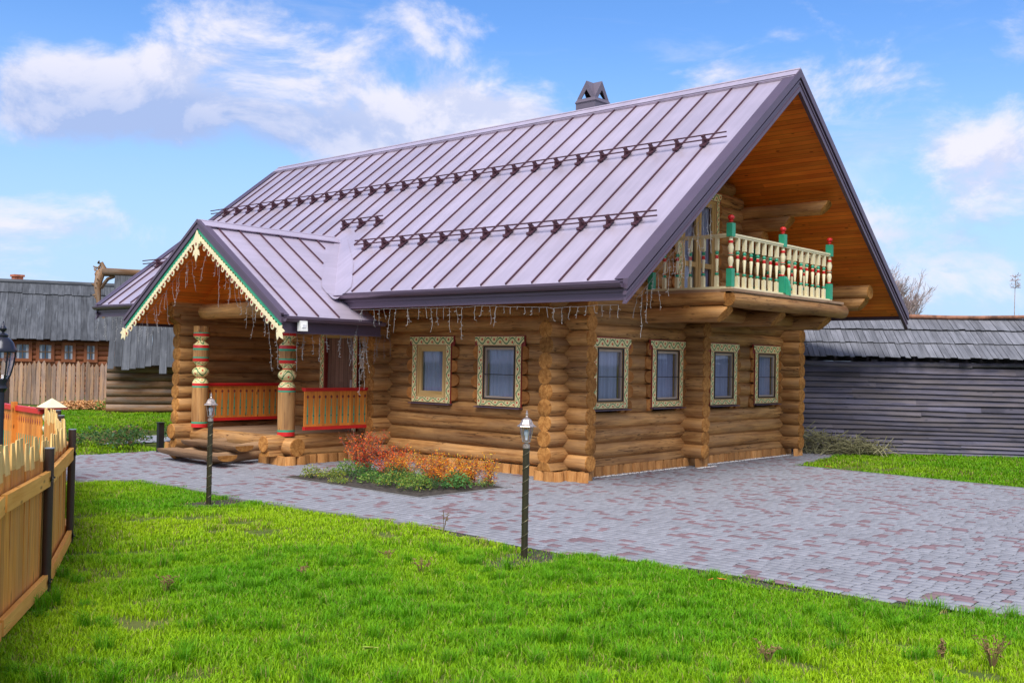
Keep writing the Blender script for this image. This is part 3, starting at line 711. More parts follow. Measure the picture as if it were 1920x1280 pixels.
    if not door:
        s2 = MB(); s2.hexa([(-W-.03, -.13, z0-.035), (W+.03, -.13, z0-.035), (W+.03, -.02, z0-.03), (-W-.03, -.02, z0-.03), (-W-.03, -.13, z0-.02), (W+.03, -.13, z0-.02), (W+.03, -.02, z0-.012), (-W-.03, -.02, z0-.012)])
        s2.build('sill', m_trim, win)
    # the flat faces hewn into the logs beside the casing
    fam = ZA if abs(rz) > .1 else .17
    for sgn in (-1, 1):
        pl = MB()
        for kk in range(22):
            z = fam+kk*SP
            if z0+.02 < z < zh+.02:
                b = len(pl.v); hz = .122+random.uniform(-.01, .008); wx = random.uniform(.13, .22); n = 9; t = random.random()
                pts = [(sgn*(W-.01), z-hz)]+[(sgn*(W+.03+(wx-.03)*math.cos(an)), z+hz*math.sin(an)) for an in [(-PI/2+PI*i/n) for i in range(n+1)]]+[(sgn*(W-.01), z+hz)]
                if sgn < 0: pts = pts[::-1]
                pl.v += [(q[0], -.040, q[1]) for q in pts]+[(q[0]+sgn*.02, .03, q[1]) for q in pts]; L = len(pts)
                pl.face([b+i for i in range(L)], 0, [(q[0]*.6+.2*sgn, q[1]-z+.15) for q in pts], t)
                for i in range(L): j = (i+1) % L; pl.face([b+j, b+i, b+L+i, b+L+j], 0, None, t)
        pl.build('hewn_log_face', m_planed, win)
    return win
for k, x in GW.items(): make_window((x, 0, 0), 0)
w1_ = make_window((0, LW['b'], 0), -PI/2); w2_ = make_window((0, LW['a'], 0), -PI/2, screen=False, midbar=False); w2_['label'] = 'window without an insect screen, its ochre frame bare'
make_window((4.12, 0, 0), 0, z0=3.36, z1=5.56, cw=1.52, hw=1.64, side=.115, door=True, screen=False)
# entrance door
dr = MB(); dr.box(-.46, .46, .02, .07, .42, 2.44); do = dr.build('entrance_door', m_door, house, (0, 6.17, 0), -PI/2)
m = MB()
for sgn in (-1, 1):
    x0, x1 = sorted((sgn*.485, sgn*.62)); b = len(m.v)
    m.v += [(x0, -.07, .42), (x1, -.07, .42), (x1, -.07, 2.57), (x0, -.07, 2.57), (x0, -.02, .42), (x1, -.02, .42), (x1, -.02, 2.57), (x0, -.02, 2.57)]
    m.face([b, b+1, b+2, b+3], 0, [(0, -1), (0, 1), (2.15, 1), (2.15, -1)])
    for q in ((0, 4, 5, 1), (1, 5, 6, 2), (2, 6, 7, 3), (3, 7, 4, 0)): m.face([b+i for i in q], 1)
m.box(-.66, .66, -.075, -.02, 2.572, 2.62, 2); m.box(-.484, -.46, -.06, .07, .42, 2.47, 1); m.box(.46, .484, -.06, .07, .42, 2.47, 1); m.box(-.484, .484, -.06, .07, 2.44, 2.57, 2)
m.build('casing', [m_vine, m_dred, m_ochre], do)
m = MB(); m.box(.32, .38, -.005, .02, 1.30, 1.56); m.box(.335, .365, -.012, -.005, 1.48, 1.54); m.tube([(.35, -.005, 1.38), (.35, -.05, 1.38), (.22, -.055, 1.38)], .011, 8); m.build('handle', plain('steel_handle', (.5, .5, .52), .3, .8), do)

# ---- main roof
SL = .795; XR, ZR, XE, ZE, YF, YB = 3.906, 7.51, -1.46, 3.243, -2.24, 14.12
XE2 = 2*XR-XE; CS = 1/math.sqrt(1+SL*SL)
def RP(x, y, h=0, side=1):
    """point on the left (side=1) or right (-1) roof plane at horizontal position x of the left plane"""
    z = ZR-SL*(XR-x); nx, nz = -SL*CS, CS
    px, pz = x+nx*h, z+nz*h
    return Vector((px if side == 1 else 2*XR-px, y, pz))
m = MB()
for sd_ in (1, -1):
    a, b, c, d = RP(XE, YF, 0, sd_), RP(XR, YF, 0, sd_), RP(XR, YB, 0, sd_), RP(XE, YB, 0, sd_)
    dv = (RP(XE, YF, -.03, sd_)-a); m.prism([a, b, c, d], dv, 0)
roof = m.build('roof', [m_roof], house)
m = MB()
SEAMY = [.702+.561*k for k in range(-4, 24)]
def vline(y):   # x on the valley for a given y (near side), valley from (.197,6.53) to (-1.46,4.55)
    return -1.46+(y-4.55)/1.98*1.657
for y in SEAMY:
    xlo = XE+.01
    if 3.95 < y <= 6.53: xlo = max(XE+.01, -1.46+(y+.50-4.55)/1.98*1.657)
    elif 6.53 < y < 9.2: xlo = max(XE+.01, -1.46+(8.51+.1-y)/1.98*1.657) if y < 8.6 else XE+.01
    if y > YB-.1: continue
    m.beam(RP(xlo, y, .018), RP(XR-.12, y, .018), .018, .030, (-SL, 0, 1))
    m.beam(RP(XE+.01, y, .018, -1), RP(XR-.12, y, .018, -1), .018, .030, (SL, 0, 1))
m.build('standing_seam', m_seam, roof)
m = MB()
for sd_ in (1, -1):
    up = (-SL*sd_, 0, 1); m.beam(RP(XR-.09, YF-.07, .045, sd_), RP(XR-.09, YB+.03, .045, sd_), .18, .02, up)
    m.beam(RP(XR-.19, YF-.05, .03, sd_), RP(XR-.19, YB+.03, .03, sd_), .02, .03, up)
m.tube([(XR, YF-.07, ZR+.05), (XR, YB+.03, ZR+.05)], .03, 8)
m.build('ridge_cap', m_roof, roof)
m = MB()
for sd_ in (1, -1):
    a, b, c, d = RP(XE+.04, YF+.02, -.05, sd_), RP(XR+.04, YF+.02, -.05, sd_), RP(XR+.04, YB-.02, -.05, sd_), RP(XE+.04, YB-.02, -.05, sd_)
    dv = (RP(XE+.04, YF+.02, -.11, sd_)-a); n0 = len(m.f)
    m.prism([d, a, b, c], dv, 0, t=.5)
m.build('soffit', m_soffit, roof)
# rake boards of the front and back gable
def rake(y, out):
    m = MB(); yo = y+out*.05
    for sd_ in (1, -1):
        def q(x, h): p = RP(x, y, 0, sd_); return Vector((p.x, y, p.z+h))
        m.prism([q(XE-.03, .03), q(XR, .03), q(XR, -.36), q(XE-.03, -.32)], (0, out*.05, 0), 0)
        for h0, h1, dd in ((.055, -.10, .085), (-.15, -.19, .065), (-.29, -.36, .07)):
            m.prism([q(XE-.05, h0), q(XR, h0), q(XR, h1), q(XE-.05, h1+(.04 if h1 < -.3 else 0))], (0, out*dd, 0), 0)
        # top flashing turned over the sheet
        m.beam(RP(XE-.02, y-out*.06, .03, sd_), RP(XR, y-out*.06, .03, sd_), .20, .014, (-SL*sd_, 0, 1))
    return m.build('rake_board', m_trim, roof)
rake(YF, -1); rake(YB, 1)
def eave(y0, y1, sd_, dp=.30):
    m = MB(); x = XE if sd_ == 1 else XE2; s = 1 if sd_ == 1 else -1
    m.box(*sorted((x+s*.02, x+s*.05)), y0, y1, ZE-dp, ZE-.03); m.box(*sorted((x-s*.005, x+s*.02)), y0, y1, ZE-dp, ZE-dp+.03); m.box(*sorted((x-s*.01, x+s*.02)), y0, y1, ZE-dp*.6, ZE-dp*.42); m.box(*sorted((x-s*.03, x+s*.03)), y0, y1, ZE-.03, ZE-.005)
    m.build('fascia', m_trim, roof)
    # half-round gutter
    m = MB(); n = 10; r = .07; b = 0; cx = x-s*.085; cz = ZE-.055
    ys = [y0+(y1-y0)*i/8 for i in range(9)]
    for r_ in (r, r-.008):
        for y in ys:
            for k in range(n+1): an = PI+PI*k/n; m.v.append((cx+r_*math.cos(an), y, cz+r_*math.sin(an)))
    L = len(ys)*(n+1)
    for i in range(len(ys)-1):
        for k in range(n):
            a = i*(n+1)+k; m.face([a, a+n+1, a+n+2, a+1]); a += L; m.face([a+1, a+n+2, a+n+1, a])
    for y in (y0, y1): m.prism([(cx+r*math.cos(PI+PI*k/n), y, cz+r*math.sin(PI+PI*k/n)) for k in range(n+1)], (0, .006 if y == y1 else -.006, 0))
    m.tube([(cx-s*r, y0, cz), (cx-s*r, y1, cz)], .009, 6)
    y = y0+.3
    while y < y1: m.box(cx-.075, cx+.08, y, y+.02, cz-.002, cz+.008); y += .62
    m.build('gutter', m_trim, roof, smooth=True)
eave(YF-.02, 4.45, 1); eave(8.62, YB+.02, 1); eave(YF, YB, -1, .13)
# snow guards
def bracket():
    m = MB()
    m.prism([(-.10, -.008, .0), (.10, -.008, .0), (.055, -.008, .17), (.015, -.008, .19), (-.02, -.008, .13)], (0, .016, 0))
    m.box(-.10, .10, -.035, .035, .03, .055); m.tube([(-.06, -.05, .05), (-.06, .05, .05)], .014, 6); m.tube([(.06, -.05, .05), (.06, .05, .05)], .014, 6); m.box(.0, .06, -.02, .02, .15, .18)
    return m
BRK = None
def snow(x, y0, y1, ys):
    global BRK
    ang = -math.atan(SL)
    g_ = None
    for u, h in ((.045, .175), (.005, .105)):
        m = MB(); c0 = RP(x+u*CS, y0, h); c1 = RP(x+u*CS, y1, h); m.tube([c0, c1], .0135, 8)
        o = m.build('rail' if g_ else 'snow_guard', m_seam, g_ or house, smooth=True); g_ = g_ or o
    for y in ys:
        if BRK is None:
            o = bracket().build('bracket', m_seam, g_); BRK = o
        else: o = BRK.copy(); COL.objects.link(o); o.parent = g_
        o.location = RP(x, y, .0); o.rotation_euler = (0, ang, 0); o.scale = (1.2, 1.35, 1)
S_ = lambda lo, hi: [y for y in SEAMY if lo < y < hi]
snow(1.86, -2.0, 14.3, S_(-1.9, 14)); snow(-.16, -1.95, 5.5, S_(-1.9, 5.4)); snow(.62, 5.55, 6.95, S_(5.6, 6.9)); snow(-.1, 8.9, 14.35, S_(9, 14))
# chimney
ch = MB(); CX, CY = 4.35, 2.9; ch.box(CX-.27, CX+.27, CY-.27, CY+.27, 6.6, 7.80); ch.box(CX-.28, CX+.28, CY-.28, CY+.28, 7.78, 7.81); cho = ch.build('chimney', m_chim, house)
m = MB(); m.hexa([(CX-.29, CY-.29, 7.80), (CX+.29, CY-.29, 7.80), (CX+.29, CY+.29, 7.80), (CX-.29, CY+.29, 7.80), (CX-.25, CY-.25, 7.88), (CX+.25, CY-.25, 7.88), (CX+.25, CY+.25, 7.88), (CX-.25, CY+.25, 7.88)])
zb, zt, e = 7.88, 8.26, .25
# two crossing gables on four corner legs, each gable with an open triangle
for (ux, uy) in ((1, 0), (0, 1)):
    vx, vy = uy, ux
    for sg in (-1, 1):
        def P(a, z, b=e): return (CX+ux*a+vx*b*sg, CY+uy*a+vy*b*sg, z)
        dv = (-vx*sg*.015, -vy*sg*.015, 0)
        m.prism([P(-e, zb), P(-.14, zb), P(0, zb+.2), P(0, zt)], dv); m.prism([P(e, zb), P(.14, zb), P(0, zb+.2), P(0, zt)], dv)
        # roof planes from this gable to the centre
        c = (CX, CY, zt)
        for s2 in (-1, 1): m.prism([P(0, zt), P(s2*e, zb), c], (0, 0, .012))
m.build('chimney_cap', m_chim, cho)

# ---- balcony
m = MB(); BX0, BX1, BY = 2.34, 6.34, -1.80; ZB = 3.36
b = MB(); b.box(BX0-.1, BX1+.1, BY-.1, .0, ZB-.07, ZB-.012); 
bal = b.build('balcony', m_floor, house)
for p, q, r, kw in [((BX0-.02, BY+.03, 3.21), (BX0-.02, .3, 3.21), .13, {}), ((BX1, BY+.1, 3.21), (BX1, .3, 3.21), .13, {}), ((4.34, BY+.2, 3.19), (4.34, .3, 3.19), .11, {}), ((BX0-.1, BY-.02, 3.19), (6.95, BY-.02, 3.19), .145, {'seg': 20}), ((BX0-.1, -.95, 2.97), (6.9, -.95, 2.97), .13, {})]+[((x, BY-.0, 2.93), (x, .4, 2.93), .148, {'carve0': .22}) for x in (BX0, 4.34, 6.36)]:
    m = MB(); m.log(p, q, r, **kw); m.build('log', LM, bal, smooth=True)
m = MB(); m.box(BX0-.12, 6.75, BY-.14, BY+.12, ZB-.035, ZB+.012); m.box(BX0-.06, BX0+.07, BY+.12, -.02, ZB-.035, ZB+.012); m.build('edge_board', m_floor, bal)
m = MB(); m.box(BX0-.04, BX1+.06, BY-.045, BY+.045, ZB+.014, ZB+.058); m.box(BX0-.045, BX0+.045, BY+.046, -.03, ZB+.014, ZB+.058); m.box(BX1-.04, BX1+.045, BY+.046, -.03, ZB+.014, ZB+.058); m.build('bottom_rail', m_cream, bal)
m = MB(); zt = 4.33
for dz, ww in ((0, .035), (.032, .048)):
    e = .001*dz
    m.box(BX0, BX1, BY-ww, BY+ww, zt-.035+dz, zt-.003+dz); m.box(BX0-ww, BX0+ww, BY+ww+.001, -.03, zt-.035+dz, zt-.003+dz); m.box(BX1-ww, BX1+ww, BY+ww+.001, -.03, zt-.035+dz, zt-.003+dz)
m.build('top_rail', m_cream, bal)
zb = ZB+.058
def baluster():
    m = MB(); h = zt-.035-zb
    m.box(-.031, .031, -.031, .031, 0, h*.22, 0); m.box(-.031, .031, -.031, .031, h*.75, h, 0)
    m.lathe([(.018, h*.22, 0), (.022, h*.235, 1), (.036, h*.255, 1), (.036, h*.275, 1), (.02, h*.295, 2), (.019, h*.31, 0), (.019, h*.33, 0), (.034, h*.56, 0), (.024, h*.575, 2), (.033, h*.59, 2), (.026, h*.62, 2), (.031, h*.645, 0), (.018, h*.66, 1), (.034, h*.68, 1), (.036, h*.705, 1), (.02, h*.73, 0), (.018, h*.75, 0)], (0, 0, 0), 12)
    return m
def post():
    m = MB(); h = 1.26-.05
    m.box(-.055, .055, -.055, .055, 0, .32, 1); m.box(-.058, .058, -.058, .058, h-.32, h-.08, 1)
    m.lathe([(.03, .32, 2), (.046, .335, 2), (.03, .36, 0), (.034, .38, 0), (.052, .46, 0), (.046, .51, 0), (.032, .54, 2), (.048, .555, 1), (.048, .575, 2), (.034, .59, 0), (.046, .63, 0), (.056, .70, 0), (.036, .77, 2), (.048, .79, 2), (.044, .82, 0), (.034, .84, 0), (.034, h-.32, 0)], (0, 0, 0), 14)
    m.lathe([(.03, h-.08, 2), (.026, h-.065, 2), (.045, h-.05, 2), (.028, h-.03, 2)]+[(.062*math.sin(a), h+.02-.05*math.cos(a), 2) for a in [PI*(.2+.8*i/8) for i in range(9)]][:-1]+[(.004, h+.07, 2)], (0, 0, 0), 14)
    return m
pm = [m_cream, m_green, m_red]
P0 = None
for x, y in ((BX0, BY), (4.30, BY), (BX1, BY), (BX0, -.13), (BX1, -.13)):
    if P0 is None: o = P0 = post().build('post', pm, bal, smooth=True)
    else: o = P0.copy(); COL.objects.link(o); o.parent = bal
    o.location = (x, y, zb-.005)
# the foot of the middle post swells out
B0 = None
spots = [(BX0+(4.30-BX0)*i/8, BY) for i in range(1, 8)]+[(4.30+(BX1-4.30)*i/8, BY) for i in range(1, 8)]+[(BX0, BY+(-.13-BY)*i/6) for i in range(1, 6)]+[(BX1, BY+(-.13-BY)*i/6) for i in range(1, 6)]
for x, y in spots:
    if B0 is None: o = B0 = baluster().build('baluster', pm, bal, smooth=True)
    else: o = B0.copy(); COL.objects.link(o); o.parent = bal
    o.location = (x, y, zb)
m = MB(); m.prism([(4.24, BY-.057, zb), (4.36, BY-.057, zb), (4.36, BY-.057, zb+.32), (4.24, BY-.057, zb+.32)], (0, -.012, 0)); m.prism([(4.3, BY-.07, zb-.05), (4.3, BY-.15, zb-.05), (4.3, BY-.15, zb+.13), (4.3, BY-.1, zb+.27), (4.3, BY-.07, zb+.3)], (.06, 0, 0)); m.build('post_brace', m_green, bal)
# ---- porch
PRY, PRZ, PS, PX, PE = 6.53, 4.56, .665, -3.2, 2.75
def PP(x, s, side, h=0):
    c = 1/math.sqrt(1+PS*PS); ny, nz = -side*PS*c, c        # side=+1: slope towards -y
    return Vector((x, PRY-side*s+ny*h, PRZ-PS*s+nz*h))
m = MB()
for sd_ in (1, -1):
    for poly in ([(PX, 0), (.25, 0), (-1.46, 1.98), (PX, 1.98)], [(PX, 1.98), (-1.05, 1.98), (-1.05, PE), (PX, PE)]):
        q = [PP(x, s, sd_) for x, s in poly]; m.prism(q, PP(0, 0, sd_, -.03)-PP(0, 0, sd_), 0)
proof = m.build('porch_roof', m_roof, house)
m = MB()
for k in range(10):
    x = PX+.30+k*.47
    for sd_ in (1, -1):
        s0 = 0.06; s1 = PE-.01
        if x > -1.87: s0, s1 = .06, (.197-(x+.38))/1.657*1.98
        if x > -1.46 and s1 < .15: continue
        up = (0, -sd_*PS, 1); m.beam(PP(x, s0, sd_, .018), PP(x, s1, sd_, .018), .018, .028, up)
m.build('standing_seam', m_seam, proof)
m = MB()
for sd_ in (1, -1):
    up = (0, -sd_*PS, 1); m.beam(PP(PX-.06, .09, sd_, .045), PP(.05, .09, sd_, .045), .18, .018, up)
m.tube([(PX-.06, PRY, PRZ+.045), (.05, PRY, PRZ+.045)], .022, 8)
m.build('ridge_cap', m_roof, proof)
# valley sheets with a rounded foot
m = MB()
for sd_ in (1, -1):
    V0 = Vector((.30, PRY, PRZ+.10)); n = 10
    def vpt(f): return (.197-1.657*f, 1.98*f)    # x, s along the valley
    def mp(x, s, dy, h):    # point on main roof displaced dy away from the porch ridge
        p = RP(x, PRY-sd_*(s+dy), h); return p
    A = []; B = []; Cn = []
    for i in range(n+1):
        f = i/n*1.02; x, s = vpt(f); wm = .50*min(1, .5+f); wp = .36*min(1, .35+f)
        rnd = 1-.45*max(0, (f-.86)/.16)**2
        A.append(mp(x, s, wm*rnd, .014)); B.append(mp(x, s, .0, .022)); Cn.append(PP(x-wp*rnd, s, sd_, .014))
    b = len(m.v); m.v += [tuple(p) for t_ in zip(A, B, Cn) for p in t_]
    for i in range(n):
        a = b+3*i
        q1, q2 = [a, a+3, a+4, a+1], [a+1, a+4, a+5, a+2]
        if sd_ == -1: q1.reverse(); q2.reverse()
        m.face(q1); m.face(q2)
    # rounded tongue below
    a = b+3*n; c0 = (A[-1]+Cn[-1])/2
    pts = [A[-1], B[-1], Cn[-1]]; dn = Vector((-.10, -sd_*.12, -.13)); k0 = len(m.v)
    arc = [A[-1].lerp(Cn[-1], i/8)+dn*math.sin(PI*i/8)*1.0+Vector((0, 0, .02)) for i in range(9)]
    m.v += [tuple(p) for p in arc]+[tuple(B[-1])]
    for i in range(8): m.face([k0+i, k0+9, k0+i+1] if sd_ == 1 else [k0+i+1, k0+9, k0+i])
m.build('valley_sheet', m_roof, proof)
m = MB()
for sd_ in (1, -1):
    for poly in ([(PX+.02, 0), (.25, 0), (-1.46, 1.98), (PX+.02, 1.98)], [(PX+.02, 1.98), (-1.05, 1.98), (-1.05, PE-.03), (PX+.02, PE-.03)]):
        q = [PP(x, s, sd_, -.05) for x, s in poly]; m.prism(q, PP(0, 0, sd_, -.10)-PP(0, 0, sd_, -.05), 0, t=.5)
m.build('soffit', m_soffit, proof)
# eave trim + gutter of the porch
for sd_ in (1, -1):
    m = MB(); y = PRY-sd_*PE; ye = PRZ-PS*PE; o = sd_
    xe = -.95
    dp = .30 if sd_ == 1 else .12
    m.box(PX+.0, xe, *sorted((y+o*.02, y+o*.045)), ye-dp, ye-.03); m.box(PX, xe, *sorted((y+o*.0, y+o*.02)), ye-dp, ye-dp+.03); m.box(PX, xe, *sorted((y-o*.03, y+o*.03)), ye-.03, ye-.006)
    m.build('fascia', m_trim, proof)
    m = MB(); n = 10; r = .065; cy = y-o*.08; cz = ye-.045
    pts = [(PX-.02, cy+r*math.cos(PI+PI*k/n), cz+r*math.sin(PI+PI*k/n)) for k in range(n+1)]
    for (rr, fl) in ((r, 0), (r-.007, 1)):
        b = len(m.v)
        for x in (PX-.02, xe):
            for k in range(n+1): m.v.append((x, cy+rr*math.cos(PI+PI*k/n), cz+rr*math.sin(PI+PI*k/n)))
        for k in range(n): m.face([b+k, b+k+1, b+n+2+k, b+n+1+k])
    m.prism(pts, (.006, 0, 0)); m.tube([(PX-.02, cy-o*r, cz), (xe, cy-o*r, cz)], .009, 6); m.build('gutter', m_trim, proof, smooth=True)
# front verge
m = MB()
for sd_ in (1, -1):
    def q(s, h, x=PX): p = PP(x, s, sd_); return Vector((x, p.y, p.z+h))
    m.prism([q(PE+.03, .05), q(0, .05), q(0, -.11), q(PE+.03, -.11)], (-.05, 0, 0)); m.prism([q(PE+.03, .065), q(0, .065), q(0, .0), q(PE+.03, .0)], (-.07, 0, 0))
    m.beam(PP(PX+.04, 0, sd_, .03), PP(PX+.04, PE+.02, sd_, .03), .14, .012, (0, -sd_*PS, 1))
m.build('rake_board', m_trim, proof)
# carved bargeboards
gt = MB(); UPH = -.10; KB = .56
def Q(s, h, sd_, dx): p = PP(PX, s, sd_); return Vector((PX-dx, p.y, p.z+h))
for sd_ in (1, -1):
    # green board with a scalloped lower edge
    n = 36; st = PE/n
    for i in range(n):
        s0, s1 = i*st, (i+1)*st; pts = [Q(s0, UPH, sd_, .012)]
        arc = [Q(s0+(s1-s0)*j/6, UPH-.088-.03*math.sin(PI*j/6), sd_, .012) for j in range(7)]
        gt.prism(pts+arc+[Q(s1, UPH, sd_, .012)], (-.012, 0, 0), 1)
    # dark red scalloped strip behind the green board
    for i in range(n):
        s0, s1 = i*st, (i+1)*st
        arc = [Q(s0+(s1-s0)*j/6, UPH-.088-.042*math.sin(PI*j/6), sd_, .006) for j in range(7)]
        gt.prism([Q(s0, UPH-.05, sd_, .006)]+arc+[Q(s1, UPH-.05, sd_, .006)], (-.006, 0, 0), 2)
    # cream lace
    n2 = 17; st2 = PE/n2
    for i in range(n2*2):
        s0, s1 = i*st2/2, (i+1)*st2/2
        up = [Q(s0+(s1-s0)*j/4, UPH-.108-.034*(1-math.sin(PI*j/4)), sd_, .028) for j in range(5)]
        lo = [Q(s1-(s1-s0)*j/4, UPH-.215+(.018*math.sin(PI*j/4)), sd_, .028) for j in range(5)]
        gt.prism(up+lo, (-.016, 0, 0), 0)
    for i in range(n2):
        sc = (i+.5)*st2; c = Q(sc, UPH-.242, sd_, .046); R = .05
        for (r0, r1, dx, mi) in ((.02, R, 0, 0), (0, .022, .006, 2)):
            nn = 14
            if r0 == 0: gt.prism([c+Vector((dx*.5, r1*math.cos(2*PI*k/nn), r1*math.sin(2*PI*k/nn)*1.25)) for k in range(nn)], (-.01, 0, 0), mi)
            else:
                b = len(gt.v)
                for x_ in (0, -.016):
                    for rr in (r0, r1):
                        for k in range(nn): gt.v.append((c.x+x_+.02, c.y+rr*math.cos(2*PI*k/nn), c.z+rr*math.sin(2*PI*k/nn)*1.25))
                for k in range(nn):
                    k2 = (k+1) % nn; gt.face([b+2*nn+k, b+3*nn+k, b+3*nn+k2, b+2*nn+k2], mi); gt.face([b+nn+k, b+nn+k2, b+3*nn+k2, b+3*nn+k], mi); gt.face([b+k2, b+k, b+2*nn+k, b+2*nn+k2], mi); gt.face([b+k, b+k2, b+nn+k2, b+nn+k], mi)
def leaf(mb, c, ang, L, W_, dx=.05, mi=0):
    pts = []
    for j in range(13):
        t = j/12; pts.append((t*L, W_/2*math.sin(PI*t**.8)))
    pts += [(a, -b_) for a, b_ in pts[-2:0:-1]]
    ca, sa = math.cos(ang), math.sin(ang)
    mb.prism([Vector((c[0]-dx, c[1]+a*ca-b_*sa, c[2]+a*sa+b_*ca)) for a, b_ in pts], (-.014, 0, 0), mi)
for sd_ in (1, -1):   # leaf rosettes at the eaves
    c = Q(PE-.03, UPH-.18, sd_, 0)
    base = math.atan2(-PS, -sd_)
    for da, L, W_ in ((-.5, .18, .09), (.25, .20, .09), (1.1, .17, .085), (-1.3, .14, .08)): leaf(gt, c, base+da*sd_, L, W_, .055+.003*da)
c = Vector((PX, PRY, PRZ-.47))
gt.prism([Vector((PX-.05, PRY+y, PRZ+z)) for y, z in [(a_*.72, b_*.68-.03) for a_, b_ in ((0, -.18), (-.10, -.36), (-.20, -.50), (-.16, -.58), (-.11, -.56), (-.09, -.66), (-.05, -.74), (.05, -.74), (.09, -.66), (.11, -.56), (.16, -.58), (.20, -.50), (.10, -.36))]], (-.02, 0, 0), 0)
for da, L, W_ in ((0, .24, .10), (.75, .17, .085), (-.75, .17, .085)): leaf(gt, Vector((PX, PRY, PRZ-.52)), -PI/2+da, L, W_, .058+.002*da)
gt.prism([Vector((PX-.073, PRY+.02*math.cos(a), PRZ-.42+.03*math.sin(a))) for a in [2*PI*k/10 for k in range(10)]], (-.006, 0, 0), 2)
gt.build('carved_bargeboard', [m_cream, m_green, m_dred], proof)
# boarded gable infill and tie beams
m = MB(); xi = -1.95
m.prism([(xi, PRY-1.95, 3.18), (xi, PRY+1.95, 3.18), (xi, PRY, PRZ-.10)], (.04, 0, 0), 0, t=.5); m.build('gable_boards', m_soffit, house)
m = MB(); m.log((-2.15, 4.45, 2.93), (-2.15, 8.0, 2.93), .165, carve0=.05); m.build('tie_log', LM, house, smooth=True)
for y, x1 in ((8.66, .3), (4.9, .3)):
    for z, xo, cv in ((2.95, -2.58, 0), (2.69, -2.55, .30)) if y > 8 else ((3.0, -2.5, .0), (2.72, -2.2, .2)):
        m = MB(); m.log((xo, y, z), (x1, y, z), .145, carve0=cv); m.build('tie_log', LM, house, smooth=True)
m = MB(); m.log((-1.95, 5.6, 3.1), (-1.95, 5.6, 3.9), .09, wob=.5); m.build('strut', LM, house, smooth=True)
# turned painted posts
def porch_post():
    m = MB(); R = .165; k = 2.04/800; N_ = R*.45
    def z(v): return (950-v)*k
    pr = [(R, z(950), 2), (R, z(920), 1), (R, z(905), 0), (R*1.0, z(760), 0), (R, z(625), 1), (R, z(612), 2), (R, z(592), 3), (R*.97, z(580), 3), (R*.75, z(558), 3), (N_*1.2, z(548), 2), (N_*1.2, z(544), 3)]
    for i in range(1, 12):
        a = PI*i/12; zc = (z(544)+z(455))/2; hh = (z(455)-z(544))/2; pr.append((max(N_*1.2, R*1.06*math.sin(a)), zc-hh*math.cos(a), 3))
    pr += [(N_*1.2, z(455), 2), (N_*1.2, z(450), 3), (R*.6, z(440), 3), (R*.96, z(416), 3), (R, z(412), 2), (R, z(388), 1), (R, z(376), 0), (R, z(320), 1), (R, z(304), 2), (R, z(282), 3), (R*.96, z(278), 3), (R*.5, z(250), 3), (R*.45, z(245), 3), (R*.5, z(240), 3), (R*.96, z(212), 3), (R, z(206), 2), (R, z(185), 1), (R, z(176), 0), (R, z(148)+.06, 0)]
    m.lathe(pr, (0, 0, 0), 28)
    for i, f in enumerate(m.f):
        if m.mi[i] == 0: m.uv[i] = [(m.v[a][2], u_[0]) for a, u_ in zip(f, m.uv[i])]
    return m
o = porch_post().build('porch_post', [m_log, m_green, m_red, m_vine2], house, (-2.13, 5.10, .52), smooth=True)
o2 = o.copy(); COL.objects.link(o2); o2.location = (-2.18, 8.06, .52); o2.rotation_euler = (0, 0, 1.1)
# railings
CUTGAP = plain('cutout_gap', (.10, .06, .04), .9)
def porch_railing(x0, x1, y, label=None):
    m = MB(); n = 12; w_ = (x1-x0)/n; t0 = 0; cg = CUTGAP
    for i in range(n):
        a, b_ = x0+i*w_, x0+(i+1)*w_; m.box(a+.0015, b_-.0015, y-.014, y+.014, .70, 1.37)
    p = m.build('porch_railing', m_board, house)
    m = MB(); m.box(x0-.01, x1+.02, y-.045, y+.045, 1.372, 1.40); m.box(x0-.02, x1+.03, y-.06, y+.06, 1.402, 1.435); m.build('top_rail', m_red, p); m = MB(); m.box(x0, x1+.01, y-.04, y+.04, .635, .698); m.build('bottom_rail', m_red, p)
    for i in range(n):
        m = MB(); c = x0+(i+.5)*w_
        for yy, dy in ((y-.0145, -.003), (y+.0145, .003)):
            def dia(z, r, mi, ex=1.0): m.prism([(c-r, yy, z), (c, yy, z-r*1.25), (c+r, yy, z), (c, yy, z+r*1.25)], (0, dy*ex, 0), mi)
            dia(1.265, .030, 0); dia(1.265, .014, 2, 1.6)
            m.box(c-.012, c+.012, *sorted((yy, yy+dy)), .75, 1.08, 1); m.box(c-.006, c+.006, *sorted((yy, yy+dy)), 1.08, 1.225, 1)
            dia(.905, .026, 1, 1.4); dia(.905, .013, 2, 1.9)
        m.build('painted_cutout', [m_dred, m_green, cg], p)
porch_railing(-1.96, -.28, 4.78); porch_railing(-2.0, -.2, 8.12)
